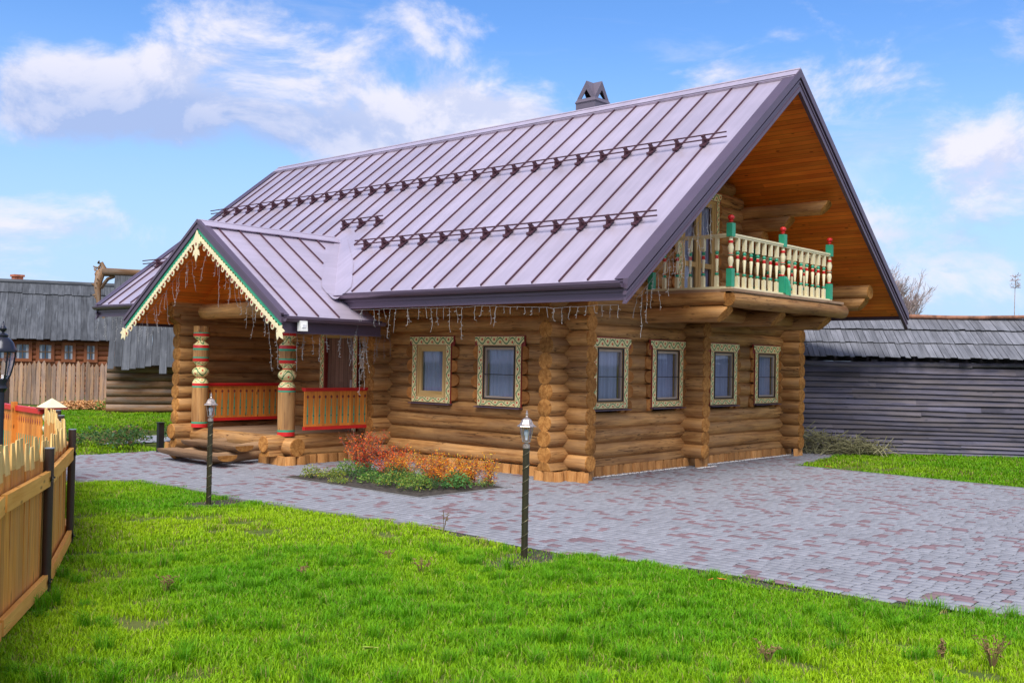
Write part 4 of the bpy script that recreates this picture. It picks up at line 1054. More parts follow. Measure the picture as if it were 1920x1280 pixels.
# porch base logs, floor and steps
for p0, p1, r, kw in (((-2.64, 5.1, .385), (.0, 5.1, .385), .155, {}), ((-2.15, 4.68, .325), (-2.15, 5.6, .325), .18, {}), ((-2.15, 5.4, .36), (-2.15, 8.6, .36), .15, {}),
                      ((-2.6, 5.1, .20), (0, 5.1, .20), .13, {'zmin': .155}), ((-2.66, 8.36, .43), (.0, 8.36, .43), .16, {}), ((-2.6, 8.36, .20), (-.2, 8.36, .20), .13, {'zmin': .09})):
    m = MB(); m.log(p0, p1, r, **kw, seg=20); m.build('base_log', LM, house, smooth=True)
m = MB(); y = 5.0
while y < 8.3: m.box(-2.2, .1, y, y+.135, .46, .50); y += .14
m.build('porch_floor', m_floor, house)
def split_tread(y0, y1, xc, zt, w_, d):
    m = MB(); n = 8; L = 6; b = 0
    for i in range(L+1):
        f = i/L; y = y0+(y1-y0)*f; wob = random.uniform(-.01, .01)
        zz = zt+wob*.6; half = w_/2*(1+.04*math.sin(i*2.1))
        m.v += [(xc-half, y, zz), (xc+half, y, zz)]
        for k in range(1, n): an = PI*k/n; m.v.append((xc+half*math.cos(an), y, zz-d*(1-.55*(1 if i in (0, L) else 0)*.3)*math.sin(an)**.8))
    R = n+1
    order = [0, 1]+list(range(2, R)); t = random.random()
    for i in range(L):
        for k in range(R):
            k2 = (k+1) % R; a, c = i*R+order[k], i*R+order[k2]; u0, u1 = y0+i*.4, y0+i*.4+.4
            m.face([a, c, c+R, a+R], 0, [(u0, k*.1), (u0, k*.1+.1), (u1, k*.1+.1), (u1, k*.1)], t)
    m.face([i for i in range(R)][::-1], 1, [(m.v[i][0]-xc, m.v[i][2]-zt+.05) for i in range(R)][::-1], t); m.face([L*R+i for i in range(R)], 1, [(m.v[L*R+i][0]-xc, m.v[L*R+i][2]-zt+.05) for i in range(R)], t)
    return m.build('step', [m_step, m_end], house, smooth=True)
split_tread(5.05, 7.15, -3.42, .215, .42, .13); split_tread(5.30, 7.2, -2.90, .355, .40, .13)
for y in (5.65, 6.9):
    for p, q in (((-3.5, y, .10), (-2.3, y, .16)), ((-2.95, y, .24), (-2.25, y, .30))):
        m = MB(); m.log(p, q, .10, carve0=.1); m.build('step_bearer', [m_step, m_end], house, smooth=True)
m = MB(); m.box(-2.86, -2.74, 8.47, 8.56, 0, .60); m.box(-2.88, -2.72, 8.45, 8.58, .60, .615); tag(m.build('short_post', m_black), 'short black steel post standing beside the far end of the porch steps', 'post')

# ------------------------------------------------------------------ icicle light strings
def icicles(path, label, dens=3.4, lmin=.12, lmax=.5, group='icicle light strings', sag=.02):
    m = MB(); pts = [Vector(p) for p in path]; tot = []
    L = sum((b-a).length for a, b in zip(pts[:-1], pts[1:])); 
    for a, b in zip(pts[:-1], pts[1:]):
        n = max(2, int((b-a).length/.15)); q = [a.lerp(b, i/n)+Vector((random.uniform(-.01, .01), random.uniform(-.01, .01), -random.random()*sag)) for i in range(n+1)]
        m.tube(q, .003, 3, cap=False); tot += q
    n = int(L*dens*1.7)
    for i in range(n):
        f = (i+random.random())/n; p = tot[min(int(f*len(tot)), len(tot)-1)]; ln = random.uniform(lmin, lmax)*(1 if random.random() < .8 else 1.4)
        k = max(2, int(ln/.055)); q = [p]; dr_ = Vector((random.uniform(-.25, .25), random.uniform(-.25, .25), 0))
        for j in range(1, k+1): q.append(q[-1]+Vector((random.uniform(-.012, .012), random.uniform(-.012, .012), -ln/k))+dr_*(ln/k)*.6)
        m.tube(q, .0023, 3, cap=False)
        for j in range(1, len(q)):
            if random.random() < .85:
                d = Vector((random.choice((-1, 1))*random.uniform(.012, .03), random.choice((-1, 1))*random.uniform(.008, .03), -random.uniform(.008, .025))); m.tube([q[j], q[j]+d], [.003, .0048], 3)
    o = m.build('light_string', m_wire); return tag(o, label, 'light string', group)
icicles([(-1.50, 4.3, 2.92), (-1.50, .3, 2.92)], 'icicle light string hanging from the main gutter above the two long-wall windows', 3.6, .12, .42)
icicles([(-1.48, .3, 2.92), (-1.47, -.9, 2.86), (-1.40, -2.1, 2.9)], 'thin curling light string along the gutter end near the house corner', 4.5, .05, .2)
icicles([tuple(RP(-1.35+i*.42, -2.2, -.42)) for i in range(6)], 'light string hanging under the sloping gable edge beside the balcony', 4.5, .2, .6)
icicles([tuple(PP(-3.12, .35+i*.38, -1, -.30)) for i in range(7)], 'light string hanging inside the far slope of the carved porch gable', 3.6, .2, .7)
icicles([tuple(PP(-3.12, .35+i*.38, 1, -.30)) for i in range(7)], 'light string hanging inside the near slope of the carved porch gable', 4.2, .2, .75)
icicles([(-3.0, 3.86, 2.44), (-1.2, 3.86, 2.44)], 'light string hanging below the porch side gutter in front of the door', 5, .12, .5)
icicles([(-1.25, 3.9, 2.44), (-1.5, 4.25, 2.9)], 'tangled bunch of icicle lights where the porch roof meets the main gutter', 14, .4, .85)
icicles([(-1.50, 14.0, 2.92), (-1.50, 9.3, 2.92)], 'light string hanging from the far end of the main gutter before the grey barn', 3.2, .2, .6)
icicles([(-1.2, 4.0, 2.46), (-.3, 4.3, 2.5)], 'short row of icicle lights in the shaded corner beside the first window', 5, .2, .6)
# floodlight on the porch corner
fl = thing('floodlight', 'small white floodlight box on the corner of the porch gutter', 'floodlight', (-2.87, 3.66, 2.56))
m = MB(); m.hexa([(-.07, -.05, -.09), (.07, -.07, -.09), (.07, .05, -.09), (-.07, .05, -.09), (-.07, -.03, .09), (.07, -.05, .09), (.07, .05, .09), (-.07, .05, .09)]); m.build('housing', m_white, fl)
m = MB(); m.box(-.04, .04, -.062, -.03, -.03, .03); m.build('lens', m_bulb, fl)
# ------------------------------------------------------------------ lamp posts in the lawn
def garden_lamp(loc, label):
    t = thing('garden_lamp', label, 'garden lamp', loc, 0, 'garden lamp posts in the lawn'); t.scale = (.865, .865, .865)
    m = MB(); m.tube([(0, 0, -.05), (0, 0, 1.30)], .040, 20)
    m.build('pole', m_bronze, t, smooth=True)
    m = MB(); n = 120
    for ph in (0,):
        m.tube([(.041*math.cos(ph+i*.42), .041*math.sin(ph+i*.42), 1.29*i/n) for i in range(n+1)], .0045, 5)
    m.build('spiral_edge', m_gold, t, smooth=True)
    m = MB(); m.tube([(0, 0, 1.29), (0, 0, 1.335)], .043, 16); m.tube([(0, 0, 1.335), (0, 0, 1.36)], .024, 12); m.tube([(0, 0, 1.36), (0, 0, 1.372)], .05, 12); m.build('collar', m_copper, t, smooth=True)
    m = MB(); b = 0
    for k in range(6):
        a = 2*PI*k/6; m.tube([(.048*math.cos(a), .048*math.sin(a), 1.372), (.082*math.cos(a), .082*math.sin(a), 1.545)], .0055, 4)
    hd = m.build('lantern', m_copper, t)
    m = MB()
    for k in range(6):
        a, c = 2*PI*k/6, 2*PI*(k+1)/6; b = len(m.v)
        m.v += [(.046*math.cos(a), .046*math.sin(a), 1.374), (.046*math.cos(c), .046*math.sin(c), 1.374), (.08*math.cos(c), .08*math.sin(c), 1.543), (.08*math.cos(a), .08*math.sin(a), 1.543)]; m.face([b, b+1, b+2, b+3])
    m.build('glass', m_glass, hd)
    m = MB(); m.lathe([(.018, 1.385, 0), (.02, 1.43, 0), (.033, 1.455, 0), (.033, 1.49, 0), (.012, 1.515, 0)], (0, 0, 0), 12); m.build('bulb', m_bulb, hd, smooth=True)
    m = MB(); m.lathe([(.118, 1.545, 0), (.112, 1.557, 0), (.085, 1.572, 0), (.070, 1.60, 0), (.055, 1.628, 0), (.03, 1.645, 0), (.012, 1.65, 0)], (0, 0, 0), 6); m.lathe([(.01, 1.65, 0), (.018, 1.662, 0), (.01, 1.675, 0), (.016, 1.69, 0), (.004, 1.74, 0)], (0, 0, 0), 10); m.build('cap', m_copper, hd)
garden_lamp((-5.786, -4.1425, 0), 'twisted bronze lamp post at the paving edge in front of the house corner')
garden_lamp((-6.1, 1.304, 0), 'twisted bronze lamp post on the grass in front of the porch steps')
# black lantern, half outside the left of the picture
LX, LY = -10.6, -3.08
bl = thing('street_lantern', 'black curved-roof lantern on a post behind the new picket fence', 'lantern', (LX, LY, 0)); bl.scale = (.78, .78, 1)
m = MB(); m.tube([(0, 0, 0), (0, 0, 1.74)], .03, 14); m.lathe([(.06, 0, 0), (.05, .12, 0), (.03, .2, 0)], (0, 0, 0), 14); m.lathe([(.03, 1.70, 0), (.055, 1.73, 0), (.045, 1.76, 0), (.06, 1.785, 0), (.06, 1.80, 0)], (0, 0, 0), 14); m.build('post', m_dkmetal, bl, smooth=True)
m = MB()
for k in range(6):
    a = 2*PI*(k+.5)/6; ca, sa = math.cos(a), math.sin(a)
    m.tube([(r*ca, r*sa, z) for r, z in ((.055, 1.80), (.075, 1.83), (.098, 1.90), (.112, 1.97), (.116, 2.01))], .008, 5)
ln = m.build('lantern', m_dkmetal, bl, smooth=True)
m = MB(); m.lathe([(.052, 1.802, 0), (.072, 1.83, 0), (.095, 1.90, 0), (.108, 1.97, 0), (.112, 2.01, 0)], (0, 0, 0), 6, rot=PI/6)
for f in list(m.f)[-2:]: m.f.pop(); m.mi.pop(); m.uv.pop(); m.t.pop()
m.build('glass', m_glass, ln)
m = MB(); m.lathe([(.128, 2.0, 0), (.132, 2.012, 0), (.118, 2.035, 0), (.098, 2.075, 0), (.065, 2.105, 0), (.045, 2.115, 0), (.05, 2.13, 0), (.036, 2.14, 0), (.02, 2.145, 0)], (0, 0, 0), 12); m.lathe([(.012, 2.14, 0), (.012, 2.155, 0), (.03, 2.165, 0), (.034, 2.18, 0), (.02, 2.195, 0), (.01, 2.205, 0), (.004, 2.235, 0)], (0, 0, 0), 12); m.build('cap', m_dkmetal, ln, smooth=True)

# ------------------------------------------------------------------ new picket fence, left foreground
FP = [(-12.3, -6.4), (-10.834, -3.768), (-9.93, -2.44), (-8.80, -.42), (-8.33, .87), (-7.80, 2.05), (-7.30, 3.25), (-6.98, 4.25)]
nf = thing('picket_fence', 'new wooden fence of hewn pointed pickets on brown steel posts', 'fence', (-9.93, -2.44, 0))
ox, oy = -9.93, -2.44
def picket(wd_, h, r=None):
    """flat board whose top is hewn to a point from both faces and sides"""
    m = MB(); t = random.random(); hw = wd_/2; th = .022
    tip = random.uniform(.12, .17); sx = random.uniform(-.35, .35)*hw
    b = 0; z0 = h-tip
    m.hexa([(-hw, 0, -.02), (hw, 0, -.02), (hw, th, -.02), (-hw, th, -.02), (-hw, 0, z0), (hw, 0, z0), (hw, th, z0), (-hw, th, z0)], 0, t)
    k = .58*hw; m.hexa([(-hw, 0, z0+.0005), (hw, 0, z0+.0005), (hw, th, z0+.0005), (-hw, th, z0+.0005), (sx-k, th*.55, h), (sx+k, th*.55, h), (sx+k, th, h), (sx-k, th, h)], 1, t)
    return m
PV = []
def fence_side(a, b): d = Vector((b[0]-a[0], b[1]-a[1], 0)); L = d.length; d.normalize(); return d, L, Vector((d.y, -d.x, 0))
first = [True]
s_acc = 0; topz = lambda i: 1.27
for i, (a, b) in enumerate(zip(FP[:-1], FP[1:])):
    d, L, nrm = fence_side(a, b); s = .01
    while s < L-.02:
        wd_ = .15
        if len(PV) < 14: m = picket(random.uniform(.135, .16), 1.0); o = m.build('picket', [m_pick, m_tip], nf); PV.append(o)
        else: o = random.choice(PV).copy(); COL.objects.link(o); o.parent = nf
        c = Vector((a[0], a[1], 0))+d*(s+.075)
        frac = (s/L); hz = [1.36, 1.34, 1.26, 1.27, 1.24, 1.22, 1.2, 1.18][i]*(1-frac)+[1.36, 1.34, 1.26, 1.27, 1.24, 1.22, 1.2, 1.18][i+1]*frac if i < 7 else 1.2
        o.location = (c.x-ox-nrm.x*.055, c.y-oy-nrm.y*.055, random.uniform(-.02, .02)); o.scale = (1, 1, hz*random.uniform(.97, 1.03)); o.rotation_euler = (random.uniform(-.01, .01), random.uniform(-.012, .012), math.atan2(d.y, d.x))
        s += .153
for i, (a, b) in enumerate(zip(FP[:-1], FP[1:])):
    d, L, nrm = fence_side(a, b)
    for z in (.07, .93):
        m = MB()
        p0 = Vector((a[0]-ox, a[1]-oy, z+.02))+d*.04; p1 = Vector((b[0]-ox, b[1]-oy, z+.02))-d*.04
        m.beam(p0-nrm*.008, p1-nrm*.008, .042, .125 if z > .5 else .115)
        m.build('rail', m_rail, nf)
for i, (x, y) in enumerate(FP[:-1]):
    if i < 2: continue
    m = MB(); hh = 1.2 if i > 1 else 1.24; m.tube([(x-ox-.015, y-oy-.01, -.1), (x-ox-.015, y-oy-.01, hh)], .038, 18, cap=True); o = m.build('post', m_postb, nf, smooth=True)
    for z in (.09, .95):
        k = MB(); 
        dd, _, nn = fence_side(FP[i], FP[i+1]); c = Vector((x-ox-.015, y-oy-.01, z)); k.beam(c-dd*.09+nn*.03, c+dd*.09+nn*.03, .004, .045); k.tube([c-dd*.06+nn*.03, c-dd*.06+nn*.045], .008, 6); k.tube([c+dd*.06+nn*.03, c+dd*.06+nn*.045], .008, 6); k.build('bracket', m_black, o)
    k = MB(); k.tube([(x-ox-.015, y-oy-.01, hh), (x-ox-.015, y-oy-.01, hh+.006)], .041, 18); k.build('cap', plain('steel_cap', (.35, .38, .42), .4, .5), o)

# painted balustrade and striped post behind it
A = Vector((-6.84, 4.84, 0)); B = Vector((-6.55, 7.4, 0)); D = (B-A); LB = D.length; ang = math.atan2(D.y, D.x)
bt = thing('balustrade', 'bright pine balustrade with a red top rail and cut-out slots behind the picket fence', 'balustrade', tuple(A), ang)
m = MB(); n = 22
for i in range(n): m.box(i*LB/n+.0015, (i+1)*LB/n-.0015, -.012, .012, .25, 1.06)
m.build('panel', m_board, bt)
m = MB(); m.box(-.02, LB, -.05, .05, 1.062, 1.14); m.build('top_rail', m_red, bt); m = MB(); m.box(-.02, LB, -.04, .04, .18, .248); m.build('bottom_rail', m_red, bt)
for i in range(n):
    m = MB(); c = (i+.5)*LB/n; m.prism([(c-.022, .0125, .93), (c, .0125, .88), (c+.022, .0125, .93), (c, .0125, .985)], (0, .004, 0), 0); m.build('painted_cutout', [m_dred, m_green], bt); m = MB(); m.box(c-.011, c+.011, .0125, .016, .38, .70, 1); m.build('painted_cutout', [m_dred, m_green], bt)
m = MB()
for x in (1.22,): m.box(x, x+.09, .013, .09, 0, 1.2)
m.build('post', m_board, bt)
sp = thing('striped_post', 'short white-and-green spiral-striped post with a cream pyramid cap', 'post', (-6.75, 4.72, 0))
def stripes():
    m_, k, bs = mat('spiral_paint'); uv = k.node('ShaderNodeUVMap').outputs[0]; U, V, _ = k.sep(uv)
    oc = k.node('ShaderNodeTexCoord').outputs['Object']; X_, Y_, Z_ = k.sep(oc)
    a = k.m('DIVIDE', k.m('ARCTAN2', Y_, X_), 2*PI); f = k.m('FRACT', k.m('ADD', k.m('DIVIDE', Z_, .17), a))
    c = k.mix(k.m('GREATER_THAN', f, .66), (.74, .68, .42), (.02, .25, .13)); k.set(bs.inputs['Base Color'], c); bs.inputs['Roughness'].default_value = .5; return m_
m = MB(); n = 40; 
m.lathe([(.115+.018*math.cos(2*PI*(i/ n*1.14)/.17), i/n*1.14, 0) for i in range(n+1)], (0, 0, 0), 18); m.build('shaft', stripes(), sp, smooth=True)
m = MB(); m.hexa([(-.17, -.17, 1.14), (.17, -.17, 1.14), (.17, .17, 1.14), (-.17, .17, 1.14), (-.17, -.17, 1.17), (.17, -.17, 1.17), (.17, .17, 1.17), (-.17, .17, 1.17)], 1)
b = len(m.v); m.v += [(-.165, -.165, 1.171), (.165, -.165, 1.171), (.165, .165, 1.171), (-.165, .165, 1.171), (0, 0, 1.31)]
for i in range(4): m.face([b+i, b+(i+1) % 4, b+4])
m.build('cap', [m_cream, m_dred], sp)
hr = thing('rail_fence', 'low sawn-wood rail on a dark post behind the lantern at the far left', 'fence', (-2.67, 16.75, 0), math.radians(150))
m = MB(); m.box(-.1, 3, -.02, .02, 1.0, 1.10); m.beam((-.1, 0, 1.1), (.25, 0, 1.35), .04, .08); m.build('rail', m_rail, hr)
m = MB(); m.box(-.1, 3, -.02, .02, .4, .5); m.build('rail', m_rail, hr)
m = MB(); m.box(-.12, -.02, -.06, .04, 0, 1.4); m.build('post', m_postb, hr)
m = MB(); m.box(1.6, 1.7, -.06, .04, 0, 1.2); m.build('post', m_postb, hr)

# ------------------------------------------------------------------ old fence and old buildings, left
def frame_pts(p, q): d = Vector((q[0]-p[0], q[1]-p[1], 0)); L = d.length; d.normalize(); return L, math.atan2(d.y, d.x)
L, a = frame_pts((5.05, 25.3), (1.6, 34.8))
of = thing('old_picket_fence', 'weathered grey-brown picket fence in front of the old farmhouse', 'fence', (5.05, 25.3, 0), a)
s = 0; OP = []
while s < L:
    w_ = random.uniform(.17, .24); h = random.uniform(1.60, 1.74); 
    if len(OP) < 16:
        m = MB(); t = random.random(); m.prism([(0, 0, 0), (w_, 0, 0), (w_+random.uniform(-.015, .015), 0, h-.14), (w_*random.uniform(.4, .6), 0, h), (random.uniform(-.015, .015), 0, h-.14)], (0, .02, 0), 0, t=t)
        # long grain runs up the board
        m.uv = [[(v, u) for u, v in f] for f in m.uv]; m.uv[0] = [(m.v[i][2], m.v[i][0]+t*9) for i in m.f[0]]; m.uv[1] = [(m.v[i][2], m.v[i][0]+t*9) for i in m.f[1]]
        o = m.build('picket', m_oldpick, of); OP.append((o, w_))
    else:
        src, w_ = random.choice(OP); o = src.copy(); COL.objects.link(o); o.parent = of
    o.location = (s, random.uniform(-.01, .01), 0); o.rotation_euler = (0, random.uniform(-.012, .012), 0); s += w_+random.uniform(.015, .055)
m = MB(); m.box(0, L, -.055, -.005, .35, .45); m.build('rail', m_oldpick, of)
m = MB(); m.box(0, L, -.055, -.005, 1.2, 1.3); m.build('rail', m_oldpick, of)

def plank_roof(m, o, u, n, e0, r0, L, over=0, wd_=.2, jag=.12, thick=.018, t0=None, courses=1):
    """boards laid down the slope. o origin, u along eave, slope from eave point e0=(n,z) to ridge r0"""
    s = -over
    while s < L+over:
        w_ = random.uniform(.8, 1.25)*wd_; t = random.random()
        for c in range(courses):
            f0 = c/courses; f1 = (c+1)/courses+.03
            j = random.uniform(-jag, jag*.4)*(1 if c == 0 else .5)
            sl = math.hypot(r0[0]-e0[0], r0[1]-e0[1]); f0 += j/sl
            a0 = (e0[0]+(r0[0]-e0[0])*f0, e0[1]+(r0[1]-e0[1])*f0); a1 = (e0[0]+(r0[0]-e0[0])*min(f1, 1.02), e0[1]+(r0[1]-e0[1])*min(f1, 1.02))
            lift = .02+random.uniform(0, .015)
            P = [o+u*s+n*a0[0]+Vector((0, 0, a0[1]+lift+(.018*(c) if courses > 1 else 0))), o+u*(s+w_-.008)+n*a0[0]+Vector((0, 0, a0[1]+lift+random.uniform(-.01, .01)+(.018*c if courses > 1 else 0)))]
            Q_ = [o+u*s+n*a1[0]+Vector((0, 0, a1[1]+lift*.3)), o+u*(s+w_-.008)+n*a1[0]+Vector((0, 0, a1[1]+lift*.3))]
            dz = Vector((0, 0, -thick))
            m.hexa([P[0]+dz, P[1]+dz, Q_[1]+dz, Q_[0]+dz, P[0], P[1], Q_[1], Q_[0]], 0, random.random())
        s += w_
# old barn (behind, just left of the porch)
W0 = Vector((3.45, 22.75, 0)); u = Vector((.868, -.497, 0)).normalized(); n = Vector((-u.y, u.x, 0)); LBN = 9.0
bn = thing('old_barn', 'old log barn with steep grey plank roof and carved ridge log beyond the porch', 'barn', (0, 0, 0))
m = MB()
for k in range(7): m.log(W0+u*(-.3)+Vector((0, 0, .15+k*.27)), W0+u*LBN+Vector((0, 0, .15+k*.27)), .15, step=2)
m.build('log_wall', [m_oldlog, m_oldlog], bn, smooth=True)
m = MB(); m.hexa([W0+n*.2, W0+u*LBN+n*.2, W0+u*LBN+n*5.2, W0+n*5.2]+[p+Vector((0, 0, 1.9)) for p in (W0+n*.2, W0+u*LBN+n*.2, W0+u*LBN+n*5.2, W0+n*5.2)], 0)
# dark boarded gable end under the verge
m.prism([W0+u*-.05+n*-.2+Vector((0, 0, 1.6)), W0+u*-.05+n*5.4+Vector((0, 0, 1.6)), W0+u*-.05+n*2.6+Vector((0, 0, 4.8))], u*.05, 0); m.build('gable', m_oldlog, bn)
m = MB(); plank_roof(m, W0, u, n, (-.75, 1.55), (2.6, 5.0), LBN, over=.25, wd_=.24, jag=.3)
plank_roof(m, W0, u, n, (5.8, 1.75), (2.6, 5.0), LBN, over=.25, wd_=.4, jag=.1); m.build('roof', m_grey2, bn)
m = MB(); rz_ = W0+n*2.6+Vector((0, 0, 5.02)); m.tube([rz_+u*LBN, rz_+u*3, rz_+u*.2, rz_-u*.7], [.13, .14, .15, .16], 10)
m.tube([rz_-u*.75+Vector((0, 0, .35)), rz_-u*.65+Vector((0, 0, .15)), rz_-u*.75, rz_-u*.85+Vector((0, 0, -.5)), rz_-u*.80+Vector((0, 0, -1.1)), rz_-u*.6+Vector((0, 0, -1.7))], [.07, .10, .17, .13, .08, .05], 8)
for i in range(26):
    c = rz_-u*random.uniform(.65, .95)+Vector((0, 0, random.uniform(-1.0, .4))); dd = Vector((random.uniform(-1, 1), random.uniform(-1, 1), random.uniform(-.3, 1))).normalized()*random.uniform(.08, .2); m.tube([c, c+dd], [.05, .02], 5)
m.tube([rz_-u*.2+Vector((0, 0, -.1)), rz_-u*.5+Vector((0, 0, -.25)), rz_-u*.75+Vector((0, 0, -.6))], .07, 6)
m.build('ridge_log', m_oldlog, bn, smooth=True)
m = MB()
for i in range(7): m.lathe([(.07, 0, 0), (.075, .04, 0), (.0, .26, 0)], tuple(rz_+u*(.9+i*.33+random.uniform(-.05, .05))+Vector((0, 0, .12))), 8)
m.build('ridge_spike', plain('spike_grey', (.08, .10, .12), .8), bn)
# farmhouse
H0 = Vector((-1.2, 40.3, 0)); H1 = Vector((10.4, 34.98, 0)); u = (H1-H0).normalized(); n = Vector((-u.y, u.x, 0)); LH = (H1-H0).length
fh = thing('old_farmhouse', 'low brown log farmhouse with a grey plank roof and orange-framed windows, far left', 'house', (0, 0, 0))
m = MB()
for k in range(11): m.log(H0-u*8+Vector((0, 0, .1+k*.24)), H1+Vector((0, 0, .1+k*.24)), .14, step=3)
m.build('log_wall', [m_oldorange, m_oldorange], fh, smooth=True)
m = MB(); m.hexa([H0-u*8+n*.2, H1+n*.2, H1+n*6, H0-u*8+n*6]+[p+Vector((0, 0, 2.5)) for p in (H0-u*8+n*.2, H1+n*.2, H1+n*6, H0-u*8+n*6)], 0); m.prism([H1+n*-.1+Vector((0, 0, 2.4)), H1+n*6.2+Vector((0, 0, 2.4)), H1+n*3.1+Vector((0, 0, 5.1))], u*-.05, 0); m.build('gable', m_oldlog, fh)
m = MB(); plank_roof(m, H0-u*8, u, n, (-.65, 2.62), (3.1, 5.35), LH+8.6, wd_=.26, jag=.10, courses=1); plank_roof(m, H0-u*8, u, n, (6.8, 2.62), (3.1, 5.35), LH+8.6, wd_=.6, jag=.1)
rf = m.build('roof', m_grey2, fh)
m = MB(); m.tube([H0-u*8+n*3.1+Vector((0, 0, 5.42)), H1+u*.6+n*3.1+Vector((0, 0, 5.42))], .13, 8); plank_roof(m, H0-u*8, u, n, (2.35, 4.86), (3.1, 5.42), LH+8.6, wd_=.3, jag=.1); m.build('ridge_board', m_grey2, rf, smooth=False)
cc = H0.lerp(H1, .0); c = Vector((7.15, 40.15, 0)); m = MB(); m.box(c.x-.2, c.x+.2, c.y-.2, c.y+.2, 4.4, 5.68); m.box(c.x-.25, c.x+.25, c.y-.25, c.y+.25, 5.68, 5.78); m.build('chimney', m_brick, fh)
aH = math.atan2(u.y, u.x)
def wall_window(s0, s1, z0=1.74, z1=2.38):
    c = H0+u*((s0+s1)/2); hw = (s1-s0)/2     # distances along the wall, in metres
    f = MB(); k = .14; f.box(-hw-k, -hw, -.22, -.12, z0-k, z1+k); f.box(hw, hw+k, -.22, -.12, z0-k, z1+k); f.box(-hw, hw, -.22, -.12, z1, z1+k); f.box(-hw, hw, -.22, -.12, z0-k, z0)
    w_ = f.build('window', m_oldorange, fh, (c.x, c.y, 0), aH)
    q = MB(); q.box(-hw, hw, -.16, -.15, z0, z1); q.build('pane', plain('far_pane', (.07, .11, .17), .08, 0, .8), w_)
    q = MB(); q.box(-.02, .02, -.19, -.161, z0, z1); q.box(-hw, hw, -.188, -.162, (z0+z1)/2-.02, (z0+z1)/2+.02); q.build('glazing_bar', m_oldlog, w_)
    q = MB(); q.box(-hw, -hw*.55, -.1615, -.1605, z0, z1); q.box(hw*.55, hw, -.1615, -.1605, z0, z1); q.build('curtain', plain('far_curtain', (.4, .44, .5), .9), w_)
for a, b in ((7.844, 8.351), (8.796, 9.288), (9.853, 10.194), (10.814, 11.138), (6.865, 7.342)): wall_window(a, b)
# wood chips
cm = MB()
for i in range(2600):
    f = random.random(); x = 1.9+(4.9-1.9)*f+random.gauss(0, .25); y = 25.9-(25.9-24.3)*f+random.gauss(0, .35)
    hgt = .32*math.exp(-((f-.55)/.33)**2)*random.random(); s = random.uniform(.03, .08); a = random.random()*6.28
    dx, dy = math.cos(a)*s, math.sin(a)*s; b = len(cm.v); cm.v += [(x-dx, y-dy, hgt), (x+dy*.5, y-dx*.5, hgt+random.uniform(-.03, .04)), (x+dx, y+dy, hgt+random.uniform(0, .04)), (x-dy*.5, y+dx*.5, hgt+.02)]; cm.face([b, b+1, b+2, b+3], 0, None, random.random())
tag(cm.build('wood_chips', m_chips), 'heap of orange wood chips at the foot of the old picket fence', 'wood chips', kind='stuff')

# ------------------------------------------------------------------ long plank shed on the right
S0 = Vector((7.6, 2.76, 0)); u = Vector((.541, -.841, 0)).normalized(); n = Vector((-u.y, u.x, 0)); LS = 15.0
sh = thing('plank_shed', 'long low shed of dark horizontal planks under a grey board roof, right of the house', 'shed', (0, 0, 0))
m = MB(); z = 0.0; k = 0
while z < 2.03:
    hgt = random.uniform(.095, .14)*(1 if z > .5 else .8); s = -random.random()*3
    while s < LS:
        ln_ = random.uniform(4, 7); t = random.random(); e = min(s+ln_, LS); dz0, dz1 = random.uniform(-.008, .008), random.uniform(-.008, .008); b0 = max(s, 0)
        if e > b0: 
            q = [S0+u*b0+Vector((0, 0, z+dz0)), S0+u*e+Vector((0, 0, z+dz1))]
            nseg = 4
            for i in range(nseg):
                fa, fb = i/nseg, (i+1)/nseg; pa, pb = q[0].lerp(q[1], fa), q[0].lerp(q[1], fb); wa, wb = .012*math.sin(fa*7+k), .012*math.sin(fb*7+k)
                m.hexa([pa-n*.065+Vector((0, 0, wa)), pb-n*.065+Vector((0, 0, wb)), pb, pa, pa-n*.004+Vector((0, 0, hgt+.02+wa)), pb-n*.004+Vector((0, 0, hgt+.02+wb)), pb+n*.02+Vector((0, 0, hgt+.02)), pa+n*.02+Vector((0, 0, hgt+.02))], 0, t, uoff=t*20+fa*5)
        s += ln_
    z += hgt; k += 1
m.build('plank_wall', m_greyb, sh)
m = MB(); s = .3
while s < LS: m.hexa([S0+u*s+n*.05, S0+u*(s+.14)+n*.05, S0+u*(s+.14)+n*.2, S0+u*s+n*.2]+[p+Vector((0, 0, 2.22)) for p in (S0+u*s+n*.05, S0+u*(s+.14)+n*.05, S0+u*(s+.14)+n*.2, S0+u*s+n*.2)]); s += random.uniform(.9, 1.9)
m.log(S0+n*.02+Vector((0, 0, 2.12)), S0+u*LS*.46+n*.02+Vector((0, 0, 2.10)), .07, step=.4, wob=3); m.log(S0+n*-.02+u*6.6+Vector((0, 0, 2.12)), S0+u*LS+n*.02+Vector((0, 0, 2.13)), .055, step=.4, wob=3); m.build('post', [m_greyb, m_greyb], sh)
m = MB(); plank_roof(m, S0, u, n, (-.24, 2.27), (1.9, 3.28), LS, wd_=.13, jag=.06, courses=3, thick=.008); plank_roof(m, S0, u, n, (4.2, 2.2), (1.9, 3.28), LS, wd_=.4, jag=.05); m.build('roof', m_grey3, sh)
m = MB(); m.log(S0+n*1.85+Vector((0, 0, 3.33)), S0+u*LS+n*1.85+Vector((0, 0, 3.36)), .05, step=.7, wob=3)
m.build('ridge_log', [plain('red_bark', (.22, .10, .06), .9, var=.5, nscale=5), m_oldlog], sh, smooth=True)

